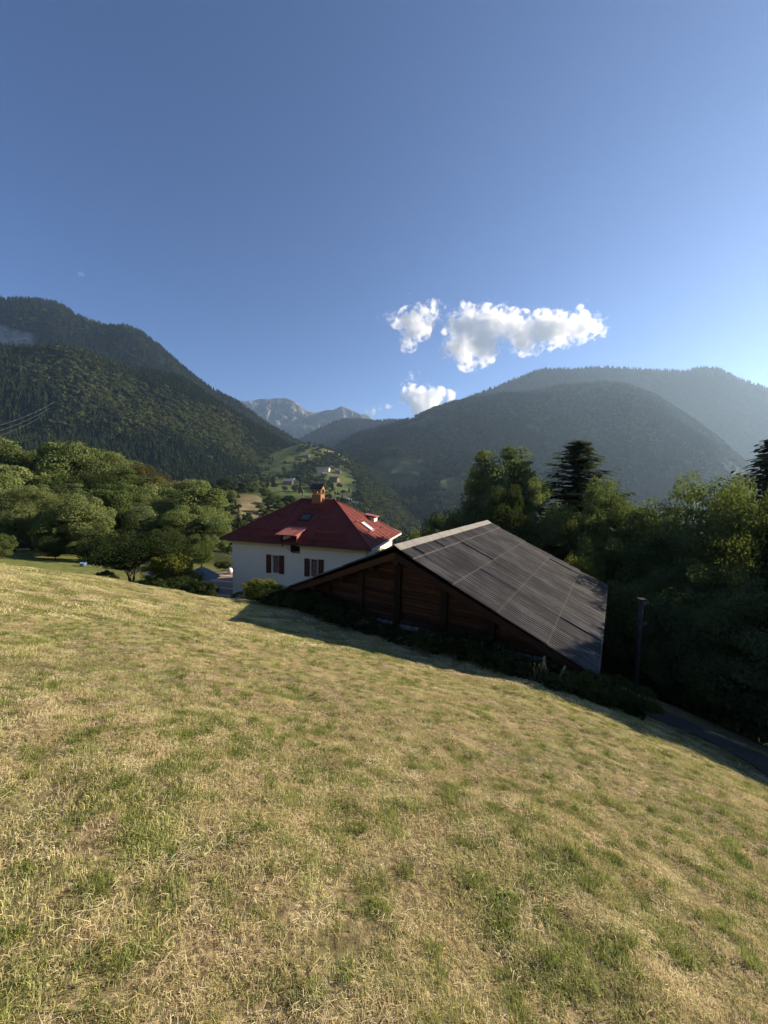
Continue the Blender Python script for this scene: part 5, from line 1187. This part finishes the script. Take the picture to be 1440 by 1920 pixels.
# ------------------------------------------------------------------ grass of the meadow
def mat_grass(name, a, c, trans=0.3):
    t = NT(name); p = t.pos(); n = t.noise(p, 1.6, 3, .6); f = t.math('ADD', t.math('MULTIPLY', n, .45), t.math('MULTIPLY', t.rand(), .55))
    cc = t.ramp(f, [(0.2, a), (0.8, c)])
    d = t.n('ShaderNodeBsdfDiffuse'); t.l(cc, d.inputs[0]); tr = t.n('ShaderNodeBsdfTranslucent'); t.l(cc, tr.inputs[0])
    m = t.n('ShaderNodeMixShader'); m.inputs[0].default_value = trans; t.l(d.outputs[0], m.inputs[1]); t.l(tr.outputs[0], m.inputs[2])
    return t.done(m.outputs[0])
M['straw'] = mat_grass('straw', (0.58, 0.47, 0.26), (0.86, 0.75, 0.48))
M['straw_dull'] = mat_grass('straw_dull', (0.40, 0.31, 0.16), (0.70, 0.57, 0.32))
M['green_grass'] = mat_grass('green_grass', (0.15, 0.190, 0.048), (0.34, 0.375, 0.110), .4)
M['olive_grass'] = mat_grass('olive_grass', (0.36, 0.355, 0.135), (0.63, 0.60, 0.27), .3)
M['weed_leaf'] = mat_grass('weed_leaf', (0.05, 0.10, 0.025), (0.12, 0.20, 0.05), .35)
def tuft(seed, n, rad, lmin, lmax, lean, width, mat, lie=False, name='tuft'):
    rs = np.random.RandomState(seed); V = []; Fq = []
    for i in range(n):
        a = rs.rand() * 6.28; r = rad * math.sqrt(rs.rand()); b = np.array([r * math.cos(a), r * math.sin(a), -.008])
        d = rs.rand() * 6.28; dv = np.array([math.cos(d), math.sin(d), 0]); sd = np.array([-math.sin(d), math.cos(d), 0]) * math.cos(rs.rand()) + np.array([0, 0, .35]) * rs.normal()
        sd /= np.linalg.norm(sd); L = rs.uniform(lmin, lmax); w = width * rs.uniform(.6, 1.3)
        if lie: b[2] = rs.uniform(.004, .022); m = b + dv * L * .5 + [0, 0, rs.uniform(-.004, .012)]; t_ = b + dv * L + [0, 0, rs.uniform(-.01, .012)]
        else:
            le = lean * rs.uniform(.2, 1.3); m = b + dv * L * .35 * le + np.array([0, 0, L * .58]); t_ = b + dv * L * le + np.array([0, 0, L * (1 - .45 * min(1, le))])
        k = len(V); V += [b - sd * w * .5, b + sd * w * .5, m + sd * w * .42, m - sd * w * .42, t_ + sd * w * .10, t_ - sd * w * .10]
        Fq += [(k, k + 1, k + 2, k + 3), (k + 3, k + 2, k + 4, k + 5)]
    return np_mesh(name, V, Fq, M[mat])
def rosette(seed):
    rs = np.random.RandomState(seed); V = []; Fq = []
    for i in range(9):
        d = i * 2.4 + rs.normal() * .2; dv = np.array([math.cos(d), math.sin(d), 0]); sd = np.array([-math.sin(d), math.cos(d), 0]); L = rs.uniform(.03, .07); w = rs.uniform(.010, .018); up = rs.uniform(.2, .9)
        pts = [(0, .25, 0), (.4, 1, up * .4), (.75, .8, up * .5), (1, .1, up * .42)]; k = len(V)
        for f, ww, z in pts: c = dv * L * f + np.array([0, 0, z * L]); V += [c - sd * w * ww * .5, c + sd * w * ww * .5]
        Fq += [(k + 2 * j, k + 2 * j + 1, k + 2 * j + 3, k + 2 * j + 2) for j in range(3)]
    return np_mesh('rosette', V, Fq, M['weed_leaf'])
NEAR = [tuft(1, 95, .075, .015, .042, .6, .0024, 'straw'), tuft(2, 95, .085, .014, .040, .7, .0024, 'straw_dull'), tuft(3, 64, .10, .02, .06, 1, .0020, 'straw', True), tuft(4, 64, .10, .02, .06, 1, .0021, 'straw_dull', True),
        tuft(5, 90, .055, .018, .050, .65, .0026, 'green_grass'), tuft(6, 100, .075, .015, .045, .6, .0025, 'olive_grass'), rosette(7), tuft(8, 60, .045, .035, .075, .6, .0029, 'green_grass')]
FARG = [tuft(11, 150, .30, .025, .06, .9, .008, 'straw'), tuft(12, 150, .30, .02, .055, 1.0, .008, 'straw_dull'), tuft(13, 110, .20, .025, .06, .7, .008, 'green_grass'), tuft(14, 150, .30, .02, .055, .8, .008, 'olive_grass'), tuft(15, 120, .3, .06, .13, 1, .008, 'straw', True)]
rg = np.random.RandomState(99)
def in_view(x, y, z, m=60):
    px, py = project(np.stack([x, y, z], -1)); return (px > -m) & (px < 1440 + m) & (py > 900) & (py < 1920 + 3 * m) & (y > .25)
def off_lane(x, y): return np.abs(x - np.interp(y, ly, lx)) > 0.72
def greenness(x, y):
    p = np.stack([x, y, 0 * x], -1); return fbm(p, 3.4, 4, 77) * .55 + fbm(p, .3, 3, 78) * .26 + fbm(p, 9.0, 2, 79) * .9
def scatter_grass(name, r0, r1, dens, far, label):
    n = int(dens * math.pi * (r1 ** 2 - r0 ** 2) * .36); r = np.sqrt(rg.rand(n) * (r1 ** 2 - r0 ** 2) + r0 ** 2); a = rg.uniform(-1.13, 1.13, n)
    x, y = r * np.sin(a), r * np.cos(a); z = ground(x, y); ok = in_view(x, y, z) & (x < np.interp(y, [-30] + ly, [26] + lx) + 3.0) & off_lane(x, y); x, y, z = x[ok], y[ok], z[ok]
    g = greenness(x, y) + rg.normal(size=len(x)) * .30; u = rg.rand(len(x)); idx = np.zeros(len(x), int)
    if far:
        idx = np.where(g > .26, 2, np.where(g > -.26, 3, np.where(u < .42, 0, np.where(u < .72, 1, 4))))
    else:
        idx = np.where(g > .26, np.where(u < .10, 7, np.where(u < .115, 6, np.where(u < .6, 4, 5))), np.where(g > -.20, np.where(u < .55, 5, np.where(u < .70, 0, np.where(u < .76, 2, np.where(u < .86, 1, 4)))), np.where(u < .22, 0, np.where(u < .46, 1, np.where(u < .60, 2, np.where(u < .74, 3, 5))))))
    hol = fbm(np.stack([x, y, 0 * x], -1), 3.2, 3, 56); kp = (hol < .15) | (rg.rand(len(x)) < .42); x, y, z, g, u, idx = x[kp], y[kp], z[kp], g[kp], u[kp], idx[kp]
    if not far: idx = np.where(rg.rand(len(x)) < .035, 7, idx)
    lum = fbm(np.stack([x, y, 0 * x], -1), .9, 3, 55)
    s = rg.uniform(.7, 1.25, len(x)) * (1 + .35 * lum); s3 = np.stack([s, s, s * rg.uniform(.7, 1.2, len(x))], 1)
    gxn = (ground(x + .2, y) - ground(x - .2, y)) / .4; gyn = (ground(x, y + .2) - ground(x, y - .2)) / .4
    nv_ = np.stack([-gxn, -gyn, 1 + 0 * gxn], -1); nv_ /= np.linalg.norm(nv_, axis=1, keepdims=True)
    e1 = np.stack([1 + 0 * gxn, 0 * gxn, gxn], -1); e1 /= np.linalg.norm(e1, axis=1, keepdims=True); e2 = np.cross(nv_, e1)
    sp = rg.uniform(0, 6.28, len(x)); c_, s_ = np.cos(sp)[:, None], np.sin(sp)[:, None]; A, Bv = e1 * c_ + e2 * s_, -e1 * s_ + e2 * c_      # spin about the slope normal
    eul = np.stack([np.arctan2(Bv[:, 2], nv_[:, 2]), -np.arcsin(np.clip(A[:, 2], -1, 1)), np.arctan2(A[:, 1], A[:, 0])], -1)
    srcs = FARG if far else NEAR
    return make_scatter(name, np.stack([x, y, z], -1), s3, eul[:, 2], idx, [source('%s_%d' % (name, i), m) for i, m in enumerate(srcs)], label, 'grass', eul[:, :2])
scatter_grass('near_grass', .5, 4.0, 420, False, 'dry mown grass with green tufts at the photographer\'s feet')
scatter_grass('mid_grass', 4.0, 9.0, 190, False, 'straw coloured mown grass across the middle of the slope')
scatter_grass('far_grass', 9.0, 19.0, 34, True, 'sunlit mown grass towards the crest of the meadow')
